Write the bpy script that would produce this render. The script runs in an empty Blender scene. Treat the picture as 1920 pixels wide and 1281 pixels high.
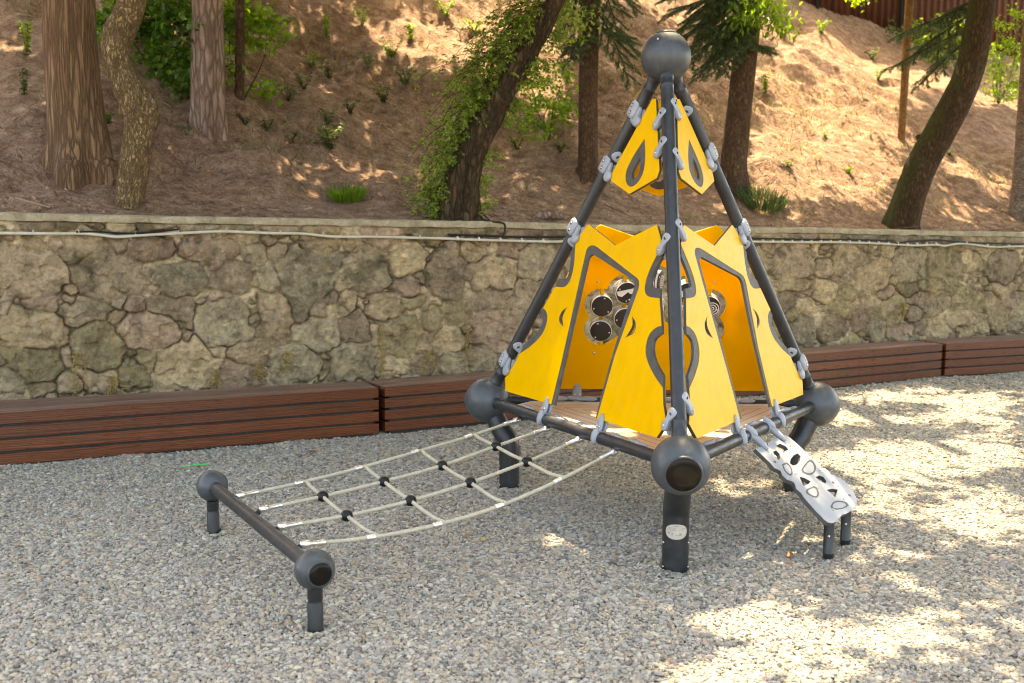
import bpy, math, random
import numpy as np
from mathutils import Vector, Matrix
from mathutils.geometry import delaunay_2d_cdt

S = bpy.context.scene
# ------------------------------------------------------------------ camera, sky, sun, exposure
F_PX = 2037.4365
CAM = np.array([-0.54883, -6.17177, 1.66497])
_yaw, _pitch, _roll = -0.04778, 0.1098, 0.00467
FW = np.array([math.sin(_yaw) * math.cos(_pitch), math.cos(_yaw) * math.cos(_pitch), -math.sin(_pitch)])
_r = np.array([math.cos(_yaw), -math.sin(_yaw), 0.0])
_u = np.cross(_r, FW)
RT = math.cos(_roll) * _r + math.sin(_roll) * _u
UP = -math.sin(_roll) * _r + math.cos(_roll) * _u
cd = bpy.data.cameras.new('camera')
cam = bpy.data.objects.new('camera', cd)
S.collection.objects.link(cam)
S.camera = cam
cam.matrix_world = Matrix(((RT[0], UP[0], -FW[0], CAM[0]), (RT[1], UP[1], -FW[1], CAM[1]),
                           (RT[2], UP[2], -FW[2], CAM[2]), (0, 0, 0, 1)))
cd.sensor_width = 36.0
cd.lens = F_PX / 1920 * 36
cd.clip_end = 600
cd.dof.use_dof = True
cd.dof.focus_distance = 6.2
cd.dof.aperture_fstop = 2.8

SUN_TO = np.array([-0.05, 0.49, 0.87])
SUN_TO = SUN_TO / np.linalg.norm(SUN_TO)
SUN_EL = math.asin(SUN_TO[2])
SUN_AZ = math.atan2(SUN_TO[0], SUN_TO[1])
w = bpy.data.worlds.new('World')
S.world = w
w.use_nodes = True
wn = w.node_tree
sky = wn.nodes.new('ShaderNodeTexSky')
sky.sky_type = 'NISHITA'
sky.sun_disc = False
sky.sun_elevation = SUN_EL
sky.sun_rotation = SUN_AZ
sky.air_density = 0.6
sky.dust_density = 3.0
sky.ozone_density = 0.6
bg = wn.nodes['Background']
wn.links.new(sky.outputs[0], bg.inputs[0])
bg.inputs[1].default_value = 0.15
sd = bpy.data.lights.new('sun', 'SUN')
sd.energy = 2.0
sd.angle = math.radians(0.5)
sd.color = (1.0, 0.91, 0.78)
sun = bpy.data.objects.new('sun', sd)
S.collection.objects.link(sun)
sun.rotation_euler = Vector(SUN_TO).to_track_quat('Z', 'Y').to_euler()
S.view_settings.view_transform = 'Standard'
S.view_settings.look = 'None'
S.view_settings.gamma = 1.0
S.view_settings.use_white_balance = True
S.view_settings.white_balance_temperature = 9300
S.view_settings.white_balance_tint = 6
S.view_settings.exposure = 3.25
S.cycles.use_denoising = True
S.cycles.denoising_prefilter = 'ACCURATE'
S.cycles.use_adaptive_sampling = False
S.cycles.filter_width = 1.1
S.cycles.sample_clamp_indirect = 4.0
S.cycles.max_bounces = 7
S.cycles.diffuse_bounces = 4
S.cycles.caustics_reflective = False
S.cycles.caustics_refractive = False

# ------------------------------------------------------------------ helpers: pixels of the photograph to points
A = np.array


def nrm(v):
    v = np.asarray(v, float)
    return v / np.linalg.norm(v)


def ray(x, y):
    return FW + ((x - 960) / F_PX) * RT - ((y - 640.5) / F_PX) * UP


def on_plane(x, y, P0, n):
    d = ray(x, y)
    return CAM + d * (((P0 - CAM) @ n) / (d @ n))


def on_z(x, y, z=0.0):
    d = ray(x, y)
    return CAM + d * ((z - CAM[2]) / d[2])


def proj(P):
    d = np.asarray(P, float) - CAM
    z = d @ FW
    return 960 + F_PX * (d @ RT) / z, 640.5 - F_PX * (d @ UP) / z, z


rng = np.random.default_rng(11)
random.seed(11)

# ---- noise
_tab = np.random.default_rng(5).random(65536)


def _h2(i, j, s):
    return _tab[((i * 374761393 + j * 668265263 + s * 1442695041) & 0x7fffffff) % 65536]


def vnoise2(x, y, s=0):
    x = np.asarray(x, float); y = np.asarray(y, float)
    i = np.floor(x).astype(np.int64); j = np.floor(y).astype(np.int64)
    fx = x - i; fy = y - j
    fx = fx * fx * (3 - 2 * fx); fy = fy * fy * (3 - 2 * fy)
    a = _h2(i, j, s); b = _h2(i + 1, j, s); c = _h2(i, j + 1, s); d = _h2(i + 1, j + 1, s)
    return (a * (1 - fx) + b * fx) * (1 - fy) + (c * (1 - fx) + d * fx) * fy - 0.5


def fbm2(x, y, o=4, s=0):
    t = 0; a = 1.0
    for k in range(o):
        t = t + a * vnoise2(x * 2 ** k, y * 2 ** k, s + k)
        a *= 0.5
    return t


def _h3(i, j, k):
    return _tab[((i * 374761393 + j * 668265263 + k * 2147483629) & 0x7fffffff) % 65536]


def vnoise3(x, y, z):
    i = np.floor(x).astype(np.int64); j = np.floor(y).astype(np.int64); k = np.floor(z).astype(np.int64)
    fx = x - i; fy = y - j; fz = z - k
    fx = fx * fx * (3 - 2 * fx); fy = fy * fy * (3 - 2 * fy); fz = fz * fz * (3 - 2 * fz)
    t = 0
    for a, wa in ((0, 1 - fx), (1, fx)):
        for b, wb in ((0, 1 - fy), (1, fy)):
            for c, wc in ((0, 1 - fz), (1, fz)):
                t = t + _h3(i + a, j + b, k + c) * wa * wb * wc
    return t - 0.5


def sstep(a, b, x):
    t = np.clip((x - a) / (b - a), 0, 1)
    return t * t * (3 - 2 * t)


# ------------------------------------------------------------------ helpers: meshes and objects
class MB:
    def __init__(s):
        s.v = []; s.f = []

    def add(s, vs, fs):
        o = len(s.v)
        s.v.extend([tuple(float(c) for c in p) for p in vs])
        s.f.extend([tuple(o + i for i in f) for f in fs])
        return s

    def box(s, c, half, ax=None):
        ax = ax if ax is not None else (A([1, 0, 0]), A([0, 1, 0]), A([0, 0, 1]))
        c = np.asarray(c, float)
        vs = [c + sx * half[0] * ax[0] + sy * half[1] * ax[1] + sz * half[2] * ax[2]
              for sx in (-1, 1) for sy in (-1, 1) for sz in (-1, 1)]
        return s.add(vs, [(0, 1, 3, 2), (4, 6, 7, 5), (0, 4, 5, 1), (2, 3, 7, 6), (0, 2, 6, 4), (1, 5, 7, 3)])

    def tube(s, path, rad, seg=16, cap=True, fn=None):
        path = [np.asarray(p, float) for p in path]
        n = len(path)
        rad = [rad] * n if np.isscalar(rad) else rad
        t0 = nrm(path[1] - path[0])
        ref = A([0, 0, 1.0]) if abs(t0[2]) < 0.9 else A([1.0, 0, 0])
        x = nrm(np.cross(ref, t0))
        vs = []
        for i in range(n):
            t = nrm(path[min(i + 1, n - 1)] - path[max(i - 1, 0)])
            x = nrm(x - t * (x @ t)); y = np.cross(t, x)
            for k in range(seg):
                a = 2 * math.pi * k / seg
                r = rad[i] * (fn(i, a) if fn else 1.0)
                vs.append(path[i] + r * (math.cos(a) * x + math.sin(a) * y))
        fs = [(i * seg + k, i * seg + (k + 1) % seg, (i + 1) * seg + (k + 1) % seg, (i + 1) * seg + k)
              for i in range(n - 1) for k in range(seg)]
        if cap:
            fs.append(tuple(range(seg - 1, -1, -1)))
            fs.append(tuple((n - 1) * seg + k for k in range(seg)))
        return s.add(vs, fs)

    def lathe(s, o, axis, prof, seg=32):
        """prof: list of (distance along axis, radius)"""
        axis = nrm(axis)
        return s.tube_prof(o, axis, prof, seg)

    def tube_prof(s, o, t, prof, seg):
        ref = A([0, 0, 1.0]) if abs(t[2]) < 0.9 else A([1.0, 0, 0])
        x = nrm(np.cross(ref, t)); y = np.cross(t, x)
        vs = []
        for d, r in prof:
            for k in range(seg):
                a = 2 * math.pi * k / seg
                vs.append(o + d * t + r * (math.cos(a) * x + math.sin(a) * y))
        n = len(prof)
        fs = [(i * seg + k, i * seg + (k + 1) % seg, (i + 1) * seg + (k + 1) % seg, (i + 1) * seg + k)
              for i in range(n - 1) for k in range(seg)]
        fs.append(tuple(range(seg - 1, -1, -1)))
        fs.append(tuple((n - 1) * seg + k for k in range(seg)))
        return s.add(vs, fs)

    def ellipsoid(s, c, ax, half, nu=20, nv=12, p=1.0, taper=0.0):
        """superellipsoid; ax three unit vectors, half three half sizes; taper narrows axis 1 along axis 0"""
        c = np.asarray(c, float)
        vs = [c - ax[2] * half[2]]
        f = lambda q: math.copysign(abs(q) ** p, q)
        for j in range(1, nv):
            b = -math.pi / 2 + math.pi * j / nv
            for i in range(nu):
                a = 2 * math.pi * i / nu
                lx = f(math.cos(a)) * f(math.cos(b)); ly = f(math.sin(a)) * f(math.cos(b)); lz = f(math.sin(b))
                vs.append(c + ax[0] * half[0] * lx + ax[1] * half[1] * ly * (1 - taper * lx) + ax[2] * half[2] * lz)
        vs.append(c + ax[2] * half[2])
        fs = [(0, 1 + (i + 1) % nu, 1 + i) for i in range(nu)]
        for j in range(nv - 2):
            for i in range(nu):
                a = 1 + j * nu
                fs.append((a + i, a + (i + 1) % nu, a + nu + (i + 1) % nu, a + nu + i))
        l = 1 + (nv - 2) * nu
        fs += [(l + i, l + (i + 1) % nu, len(vs) - 1) for i in range(nu)]
        return s.add(vs, fs)

    def plate(s, loops, fr, z0, z1, bevel=0.0):
        """flat plate: loops[0] outline, others holes, (a, b) in frame fr=(o, ex, ey, n), from n*z0 to n*z1"""
        o, ex, ey, n = fr
        flat = [p for l in loops for p in l]
        edges = []
        b0 = 0
        for l in loops:
            edges += [(b0 + i, b0 + (i + 1) % len(l)) for i in range(len(l))]
            b0 += len(l)
        vo, _, tri, _, _, _ = delaunay_2d_cdt([Vector((float(p[0]), float(p[1]))) for p in flat], edges, [], 0, 1e-7)
        assert len(vo) == len(flat), 'outline crosses itself'
        flat = [(v.x, v.y) for v in vo]

        def inside(x, y):
            k = False
            for i, j in edges:
                (xa, ya), (xb, yb) = flat[i], flat[j]
                if (ya > y) != (yb > y) and x < (xb - xa) * (y - ya) / (yb - ya) + xa:
                    k = not k
            return k
        tri = [t for t in tri if inside(sum(flat[k][0] for k in t) / 3, sum(flat[k][1] for k in t) / 3)]
        P = lambda p, z: o + p[0] * ex + p[1] * ey + z * n
        m = len(flat)
        vs = [P(p, z0) for p in flat] + [P(p, z1) for p in flat]
        fs = []
        for t in tri:
            a, b, c = (A(flat[k]) for k in t)
            cr = (b[0] - a[0]) * (c[1] - a[1]) - (b[1] - a[1]) * (c[0] - a[0])
            if abs(cr) < 1e-10:
                continue
            t = tuple(t) if cr > 0 else (t[0], t[2], t[1])
            fs.append(tuple(m + k for k in t)); fs.append((t[0], t[2], t[1]))
        b0 = 0
        for li, l in enumerate(loops):
            area = sum(l[i][0] * l[(i + 1) % len(l)][1] - l[(i + 1) % len(l)][0] * l[i][1] for i in range(len(l)))
            ccw = (area > 0) == (li == 0)
            for i in range(len(l)):
                a, b = b0 + i, b0 + (i + 1) % len(l)
                fs.append((a, b, m + b, m + a) if ccw else (b, a, m + a, m + b))
            b0 += len(l)
        return s.add(vs, fs)

    def build(s, name, mat, parent=None, smooth=35):
        me = bpy.data.meshes.new(name)
        me.from_pydata(s.v, [], s.f)
        return link(name, me, mat, parent, smooth)


def link(name, me, mat, parent=None, smooth=35):
    me.materials.append(mat)
    me.update()
    if smooth:
        me.shade_smooth()
        if smooth < 180:
            me.set_sharp_from_angle(angle=math.radians(smooth))
    o = bpy.data.objects.new(name, me)
    S.collection.objects.link(o)
    if parent is not None:
        o.parent = parent
        if parent.type == 'EMPTY':
            o.matrix_parent_inverse = parent.matrix_basis.inverted()
    return o


def arr_mesh(name, V, Fq, attrs=None):
    """mesh from numpy arrays, faces all with the same corner count; attrs: name -> (domain, values)"""
    V = np.asarray(V, np.float32); Fq = np.asarray(Fq, np.int32)
    me = bpy.data.meshes.new(name)
    nf, k = Fq.shape
    me.vertices.add(len(V)); me.vertices.foreach_set('co', V.ravel())
    me.loops.add(nf * k); me.loops.foreach_set('vertex_index', Fq.ravel())
    me.polygons.add(nf)
    me.polygons.foreach_set('loop_start', np.arange(0, nf * k, k, dtype=np.int32))
    me.polygons.foreach_set('loop_total', np.full(nf, k, dtype=np.int32))
    me.update(calc_edges=True)
    for an, (dom, val) in (attrs or {}).items():
        val = np.asarray(val, np.float32)
        if val.ndim == 2:
            at = me.attributes.new(an, 'FLOAT_COLOR', dom)
            at.data.foreach_set('color', np.hstack([val, np.ones((len(val), 1), np.float32)]).ravel())
        else:
            at = me.attributes.new(an, 'FLOAT', dom)
            at.data.foreach_set('value', val)
    return me


def thing(name, label, cat, loc=(0, 0, 0), group=None):
    o = bpy.data.objects.new(name, None)
    S.collection.objects.link(o)
    o.location = tuple(float(c) for c in loc)
    o.empty_display_size = 0.1
    return tag(o, label, cat, group)


def tag(o, label, cat, group=None):
    o['label'] = label; o['category'] = cat
    if group:
        o['group'] = group
    return o


def catmull(P, step):
    P = [np.asarray(p, float) for p in P]
    Q = [2 * P[0] - P[1]] + P + [2 * P[-1] - P[-2]]
    out = []
    for i in range(1, len(Q) - 2):
        a, b, c, d = Q[i - 1:i + 3]
        n = max(1, int(round(np.linalg.norm((c - b)[:3]) / step)))
        for k in range(n):
            t = k / n
            out.append(0.5 * (2 * b + (c - a) * t + (2 * a - 5 * b + 4 * c - d) * t * t + (3 * b - a - 3 * c + d) * t ** 3))
    out.append(P[-1])
    return out


# ------------------------------------------------------------------ materials
def new_mat(name):
    m = bpy.data.materials.new(name)
    m.use_nodes = True
    nt = m.node_tree
    return m, nt, nt.nodes['Principled BSDF'], nt.nodes['Material Output']


def nd(nt, t, **kw):
    n = nt.nodes.new(t)
    for k, v in kw.items():
        if k.startswith('i_'):
            key = k[2:]
            n.inputs[int(key) if key.isdigit() else key].default_value = v
        else:
            setattr(n, k, v)
    return n


def ramp(nt, fac, stops, interp='LINEAR'):
    r = nt.nodes.new('ShaderNodeValToRGB')
    cr = r.color_ramp
    cr.interpolation = interp
    while len(cr.elements) < len(stops):
        cr.elements.new(0.5)
    for e, (p, c) in zip(cr.elements, stops):
        e.position = p
        e.color = (*c, 1) if len(c) == 3 else c
    nt.links.new(fac, r.inputs[0])
    return r.outputs[0]


def coords(nt, scale=(1, 1, 1), kind='Object'):
    tc = nt.nodes.new('ShaderNodeTexCoord')
    mp = nt.nodes.new('ShaderNodeMapping')
    mp.inputs['Scale'].default_value = scale
    nt.links.new(tc.outputs[kind], mp.inputs[0])
    return mp.outputs[0]


def noise(nt, vec, scale, detail=4, rough=0.55, out=0):
    n = nt.nodes.new('ShaderNodeTexNoise')
    n.inputs['Scale'].default_value = scale
    n.inputs['Detail'].default_value = detail
    n.inputs['Roughness'].default_value = rough
    nt.links.new(vec, n.inputs['Vector'])
    return n.outputs[out]


def mixc(nt, fac, a, b, mode='MIX'):
    m = nt.nodes.new('ShaderNodeMix')
    m.data_type = 'RGBA'; m.blend_type = mode
    for sk, v in ((0, fac), (6, a), (7, b)):
        if hasattr(v, 'is_linked') or hasattr(v, 'links'):
            nt.links.new(v, m.inputs[sk])
        elif sk == 0:
            m.inputs[0].default_value = v
        else:
            m.inputs[sk].default_value = (*v, 1)
    return m.outputs[2]


def bump(nt, b, h, strength, dist):
    n = nt.nodes.new('ShaderNodeBump')
    n.inputs['Strength'].default_value = strength
    n.inputs['Distance'].default_value = dist
    nt.links.new(h, n.inputs['Height'])
    nt.links.new(n.outputs[0], b.inputs['Normal'])


def speckled(name, c0, c1, rough=0.5, scale=6.0, metal=0.0, bumpd=0.0, rvar=0.12, spec=0.5, stretch=(1, 1, 1), dust=None):
    """painted, moulded or metal surface with slow colour drift, fine grain, scuffs"""
    m, nt, b, out = new_mat(name)
    v = coords(nt, stretch)
    n1 = noise(nt, v, scale, 6, 0.62)
    col = ramp(nt, n1, [(0.32, c0), (0.68, c1)])
    if dust:
        n3 = noise(nt, v, scale * 3.1, 8, 0.7)
        f = ramp(nt, n3, [(0.55, (0, 0, 0)), (0.72, (1, 1, 1))])
        mm = nt.nodes.new('ShaderNodeMath'); mm.operation = 'MULTIPLY'; mm.inputs[1].default_value = dust[1]
        nt.links.new(f, mm.inputs[0])
        col = mixc(nt, mm.outputs[0], col, dust[0])
    nt.links.new(col, b.inputs['Base Color'])
    n2 = noise(nt, v, scale * 4, 5, 0.6)
    rr = ramp(nt, n2, [(0.3, (rough - rvar,) * 3), (0.7, (rough + rvar,) * 3)])
    nt.links.new(rr, b.inputs['Roughness'])
    b.inputs['Metallic'].default_value = metal
    b.inputs['Specular IOR Level'].default_value = spec
    if bumpd:
        bump(nt, b, noise(nt, v, scale * 40, 3, 0.6), 0.5, bumpd)
    return m


M = {}
M['pipe'] = speckled('dark_grey_powder_coat', (0.016, 0.018, 0.020), (0.027, 0.030, 0.032), 0.40, 5, dust=((0.16, 0.14, 0.12), 0.18), bumpd=0.0006)
M['ball'] = speckled('grey_blue_plastic', (0.050, 0.057, 0.062), (0.068, 0.075, 0.080), 0.42, 5, dust=((0.28, 0.27, 0.25), 0.16), bumpd=0.0004)
M['yellow'] = speckled('yellow_laminate', (0.81, 0.405, 0.001), (0.86, 0.448, 0.002), 0.40, 9, rvar=0.10, bumpd=0.0005, spec=0.2, dust=((0.60, 0.40, 0.07), 0.34))
def m_glow():
    m, nt, b, out = new_mat('yellow_sheet_light_passing')
    v = coords(nt)
    col = ramp(nt, noise(nt, v, 9, 6, 0.62), [(0.32, (0.82, 0.42, 0.001)), (0.68, (0.87, 0.46, 0.002))])
    nt.links.new(col, b.inputs['Base Color'])
    b.inputs['Roughness'].default_value = 0.4
    b.inputs['Specular IOR Level'].default_value = 0.35
    tl = nt.nodes.new('ShaderNodeBsdfTranslucent')
    tl.inputs[0].default_value = (1.0, 0.62, 0.02, 1)
    mx = nt.nodes.new('ShaderNodeMixShader'); mx.inputs[0].default_value = 0.22
    nt.links.new(b.outputs[0], mx.inputs[1]); nt.links.new(tl.outputs[0], mx.inputs[2])
    nt.links.new(mx.outputs[0], out.inputs['Surface'])
    return m


M['glow'] = m_glow()
M['core'] = speckled('dark_panel_core', (0.050, 0.047, 0.041), (0.085, 0.080, 0.072), 0.6, 14, dust=((0.22, 0.20, 0.16), 0.30))
M['clamp'] = speckled('light_grey_nylon', (0.25, 0.27, 0.30), (0.34, 0.36, 0.39), 0.45, 11, rvar=0.07, dust=((0.30, 0.28, 0.24), 0.18))
M['steel'] = speckled('bright_steel', (0.62, 0.60, 0.56), (0.74, 0.72, 0.68), 0.28, 20, metal=1.0, rvar=0.09)
M['alu'] = speckled('pressed_aluminium', (0.70, 0.69, 0.66), (0.82, 0.81, 0.78), 0.33, 15, metal=1.0, rvar=0.08)
M['black'] = speckled('black_moulded_plastic', (0.004, 0.004, 0.0045), (0.008, 0.008, 0.009), 0.4, 12, spec=0.3, dust=((0.05, 0.045, 0.04), 0.15))
M['gloss'] = speckled('black_glossy_cap', (0.007, 0.006, 0.005), (0.018, 0.013, 0.009), 0.15, 6, rvar=0.07, spec=0.14, dust=((0.06, 0.05, 0.04), 0.2))
M['drumface'] = speckled('black_drum_face', (0.010, 0.009, 0.009), (0.018, 0.016, 0.015), 0.55, 12)
M['white'] = speckled('white_print', (0.72, 0.68, 0.64), (0.82, 0.79, 0.75), 0.5, 12)
M['plate'] = speckled('silver_grey_laminate', (0.24, 0.25, 0.265), (0.31, 0.32, 0.335), 0.42, 5, rvar=0.07, dust=((0.45, 0.43, 0.40), 0.2), bumpd=0.0003)
M['rope'] = speckled('beige_polyamide_rope', (0.40, 0.35, 0.25), (0.52, 0.46, 0.35), 0.8, 25, dust=((0.28, 0.24, 0.18), 0.4))
M['cream'] = speckled('weathered_cream_conduit', (0.46, 0.40, 0.28), (0.58, 0.53, 0.42), 0.6, 5, dust=((0.22, 0.17, 0.10), 0.5))
M['slot'] = speckled('dark_recess', (0.02, 0.02, 0.02), (0.03, 0.03, 0.03), 0.7, 10)
M['pink'] = speckled('pink_print', (0.55, 0.12, 0.28), (0.62, 0.18, 0.33), 0.5, 10)
M['sticker'] = speckled('white_sticker', (0.42, 0.38, 0.31), (0.50, 0.46, 0.38), 0.4, 30)
M['ink'] = speckled('grey_print', (0.16, 0.15, 0.15), (0.24, 0.22, 0.21), 0.5, 30)


def streak(m, amount):
    """rain streaks and hand smudges"""
    nt = m.node_tree
    b = nt.nodes['Principled BSDF']
    src = b.inputs['Base Color'].links[0].from_socket
    n1 = noise(nt, coords(nt, (14, 14, 1.3)), 1.6, 6, 0.7)
    n2 = noise(nt, coords(nt), 2.6, 5, 0.7)
    k = 1 - amount
    f1 = ramp(nt, n1, [(0.30, (k, k * 0.985, k * 0.95)), (0.55, (1, 1, 1))])
    f2 = ramp(nt, n2, [(0.32, (k * 1.05, k * 1.04, k)), (0.52, (1, 1, 1))])
    nt.links.new(mixc(nt, 1.0, mixc(nt, 1.0, src, f1, 'MULTIPLY'), f2, 'MULTIPLY'), b.inputs['Base Color'])


streak(M['yellow'], 0.055)
streak(M['pipe'], 0.35)
streak(M['ball'], 0.22)


def m_deck():
    m, nt, b, out = new_mat('beige_grooved_deck')
    v = coords(nt)
    mx = None
    for ang in (-90 + 60, 30 + 60, 150 + 60):
        a = math.radians(ang)
        d = nd(nt, 'ShaderNodeVectorMath', operation='DOT_PRODUCT')
        d.inputs[1].default_value = (math.cos(a), math.sin(a), 0)
        nt.links.new(v, d.inputs[0])
        if mx is None:
            mx = d.outputs['Value']
        else:
            k = nd(nt, 'ShaderNodeMath', operation='MAXIMUM')
            nt.links.new(mx, k.inputs[0]); nt.links.new(d.outputs['Value'], k.inputs[1])
            mx = k.outputs[0]
    mo = nd(nt, 'ShaderNodeMath', operation='PINGPONG'); mo.inputs[1].default_value = 0.031
    nt.links.new(mx, mo.inputs[0])
    lt = nd(nt, 'ShaderNodeMath', operation='LESS_THAN'); lt.inputs[1].default_value = 0.0022
    nt.links.new(mo.outputs[0], lt.inputs[0])
    n1 = noise(nt, coords(nt, (1, 9, 1)), 4, 6, 0.6)
    col = ramp(nt, n1, [(0.3, (0.66, 0.53, 0.38)), (0.7, (0.76, 0.63, 0.47))])
    col = mixc(nt, lt.outputs[0], col, (0.025, 0.02, 0.016))
    nt.links.new(col, b.inputs['Base Color'])
    b.inputs['Roughness'].default_value = 0.5
    return m


M['deck'] = m_deck()


def m_wood(name, c0, c1, c2, wear, rough=0.45, stretch=(0.55, 9, 9), wearc=(0.30, 0.26, 0.22)):
    m, nt, b, out = new_mat(name)
    v = coords(nt, stretch)
    info = nt.nodes.new('ShaderNodeObjectInfo')
    add = nd(nt, 'ShaderNodeVectorMath', operation='ADD')
    nt.links.new(v, add.inputs[0])
    sc = nd(nt, 'ShaderNodeVectorMath', operation='SCALE'); sc.inputs[3].default_value = 60.0
    cb = nt.nodes.new('ShaderNodeCombineXYZ')
    for k in range(3):
        nt.links.new(info.outputs['Random'], cb.inputs[k])
    nt.links.new(cb.outputs[0], sc.inputs[0]); nt.links.new(sc.outputs[0], add.inputs[1])
    v = add.outputs[0]
    dist = noise(nt, v, 2.2, 3, 0.5)
    wv = nd(nt, 'ShaderNodeTexWave', wave_type='BANDS', bands_direction='Z')
    wv.inputs['Scale'].default_value = 2.6; wv.inputs['Distortion'].default_value = 9.0
    wv.inputs['Detail'].default_value = 4; wv.inputs['Detail Scale'].default_value = 1.3
    nt.links.new(v, wv.inputs['Vector'])
    g = noise(nt, v, 14, 6, 0.65)
    col = ramp(nt, wv.outputs['Fac'], [(0.1, c0), (0.55, c1), (0.95, c2)])
    col2 = ramp(nt, g, [(0.3, (0.72, 0.72, 0.72)), (0.7, (1.2, 1.2, 1.2))])
    col = mixc(nt, 1.0, col, col2, 'MULTIPLY')
    tint = ramp(nt, info.outputs['Random'], [(0, (0.72, 0.72, 0.72)), (1, (1.15, 1.12, 1.1))])
    col = mixc(nt, 1.0, col, tint, 'MULTIPLY')
    wn2 = noise(nt, coords(nt, (2.0, 14, 14)), 5, 8, 0.72)
    wf = ramp(nt, wn2, [(0.62 - 0.2 * wear, (0, 0, 0)), (0.86 - 0.2 * wear, (wear, wear, wear))])
    col = mixc(nt, wf, col, wearc)
    nt.links.new(col, b.inputs['Base Color'])
    rr = ramp(nt, wn2, [(0.3, (rough - 0.08,) * 3), (0.7, (rough + 0.2,) * 3)])
    nt.links.new(rr, b.inputs['Roughness'])
    bump(nt, b, g, 0.5, 0.002)
    return m


M['wood'] = m_wood('stained_red_brown_boards', (0.085, 0.020, 0.006), (0.130, 0.033, 0.009), (0.175, 0.049, 0.014), 0.12, 0.28)
M['woodtop'] = m_wood('worn_seat_boards', (0.18, 0.090, 0.060), (0.22, 0.120, 0.085), (0.27, 0.155, 0.115), 0.55, 0.42, wearc=(0.30, 0.27, 0.25))
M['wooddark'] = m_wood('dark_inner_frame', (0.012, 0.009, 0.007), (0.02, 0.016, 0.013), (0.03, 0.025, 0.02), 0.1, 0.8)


def m_leaf(name, c0, c1, trans, rough=0.5, strength=0.45, tr=None):
    m, nt, b, out = new_mat(name)
    at = nd(nt, 'ShaderNodeAttribute', attribute_name='tint')
    col = ramp(nt, at.outputs['Fac'], [(0, c0), (1, c1)])
    nt.links.new(col, b.inputs['Base Color'])
    b.inputs['Roughness'].default_value = rough
    tl = nt.nodes.new('ShaderNodeBsdfTranslucent')
    tcol = mixc(nt, 1.0, col, trans, 'MULTIPLY')
    nt.links.new(tcol, tl.inputs[0])
    mx = nt.nodes.new('ShaderNodeMixShader'); mx.inputs[0].default_value = strength
    nt.links.new(b.outputs[0], mx.inputs[1]); nt.links.new(tl.outputs[0], mx.inputs[2])
    nt.links.new(mx.outputs[0], out.inputs['Surface'])
    return m


M['leaf'] = m_leaf('broad_leaves', (0.030, 0.075, 0.012), (0.11, 0.20, 0.025), (2.4, 2.4, 1.2))
M['leafvine'] = m_leaf('vine_leaves', (0.070, 0.125, 0.022), (0.32, 0.37, 0.08), (2.2, 2.3, 1.2), 0.35)
M['leafpale'] = m_leaf('pale_weed_leaves', (0.055, 0.095, 0.035), (0.15, 0.19, 0.08), (1.8, 1.9, 1.0))
M['leafbright'] = m_leaf('bright_shrub_leaves', (0.060, 0.13, 0.012), (0.20, 0.30, 0.03), (2.4, 2.4, 1.0))
M['needle'] = m_leaf('spruce_needles', (0.055, 0.095, 0.042), (0.18, 0.235, 0.10), (1.4, 1.6, 1.0), 0.5, 0.2)
M['canopy'] = m_leaf('canopy_leaves', (0.07, 0.10, 0.03), (0.16, 0.20, 0.06), (2.0, 1.9, 1.2), 0.6, 0.55)
M['dry'] = m_leaf('dry_straw', (0.30, 0.20, 0.06), (0.52, 0.38, 0.14), (1.2, 1.1, 0.9), 0.7, 0.3)
M['litter'] = m_leaf('pine_needle_litter', (0.13, 0.058, 0.032), (0.50, 0.345, 0.225), (1.0, 0.9, 0.8), 0.75, 0.15)


def m_bark(name, c0, c1, c2, scale=9, stretch=0.18, moss=0.0, bd=0.012, lichen=0.0, side=False):
    m, nt, b, out = new_mat(name)
    v = coords(nt, (1, 1, stretch))
    n1 = noise(nt, v, scale, 8, 0.68)
    vo = nd(nt, 'ShaderNodeTexVoronoi', feature='DISTANCE_TO_EDGE'); vo.inputs['Scale'].default_value = scale * 2.4
    dv = mixc(nt, 0.08, v, noise(nt, v, scale * 1.5, 4, 0.6, 1))
    nt.links.new(dv, vo.inputs['Vector'])
    crack = ramp(nt, vo.outputs['Distance'], [(0.0, (0, 0, 0)), (0.22, (1, 1, 1))])
    col = ramp(nt, n1, [(0.28, c0), (0.5, c1), (0.74, c2)])
    col = mixc(nt, crack, mixc(nt, 0.72, col, tuple(q * 0.7 for q in c0)), col)
    vv = coords(nt)
    if moss:
        n3 = noise(nt, vv, 3.2, 6, 0.7)
        fac = n3
        if side:      # the weather side of the trunk
            ge = nt.nodes.new('ShaderNodeNewGeometry')
            dt = nd(nt, 'ShaderNodeVectorMath', operation='DOT_PRODUCT'); dt.inputs[1].default_value = (-0.30, 0.02, 0.10)
            nt.links.new(ge.outputs['Normal'], dt.inputs[0])
            ad = nd(nt, 'ShaderNodeMath', operation='ADD')
            nt.links.new(n3, ad.inputs[0]); nt.links.new(dt.outputs['Value'], ad.inputs[1])
            fac = ad.outputs[0]
        f = ramp(nt, fac, [(0.60, (0, 0, 0)), (0.80, (moss,) * 3)])
        col = mixc(nt, f, col, (0.060, 0.072, 0.010))
    if lichen:
        n4 = noise(nt, vv, 11, 6, 0.7)
        f = ramp(nt, n4, [(0.58, (0, 0, 0)), (0.66, (lichen,) * 3)])
        col = mixc(nt, f, col, (0.30, 0.27, 0.20))
    nt.links.new(col, b.inputs['Base Color'])
    b.inputs['Roughness'].default_value = 0.85
    b.inputs['Specular IOR Level'].default_value = 0.25
    mul = nd(nt, 'ShaderNodeMath', operation='MULTIPLY')
    nt.links.new(n1, mul.inputs[0]); nt.links.new(crack, mul.inputs[1])
    bump(nt, b, mul.outputs[0], 1.0, bd * 2.2)
    return m


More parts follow.
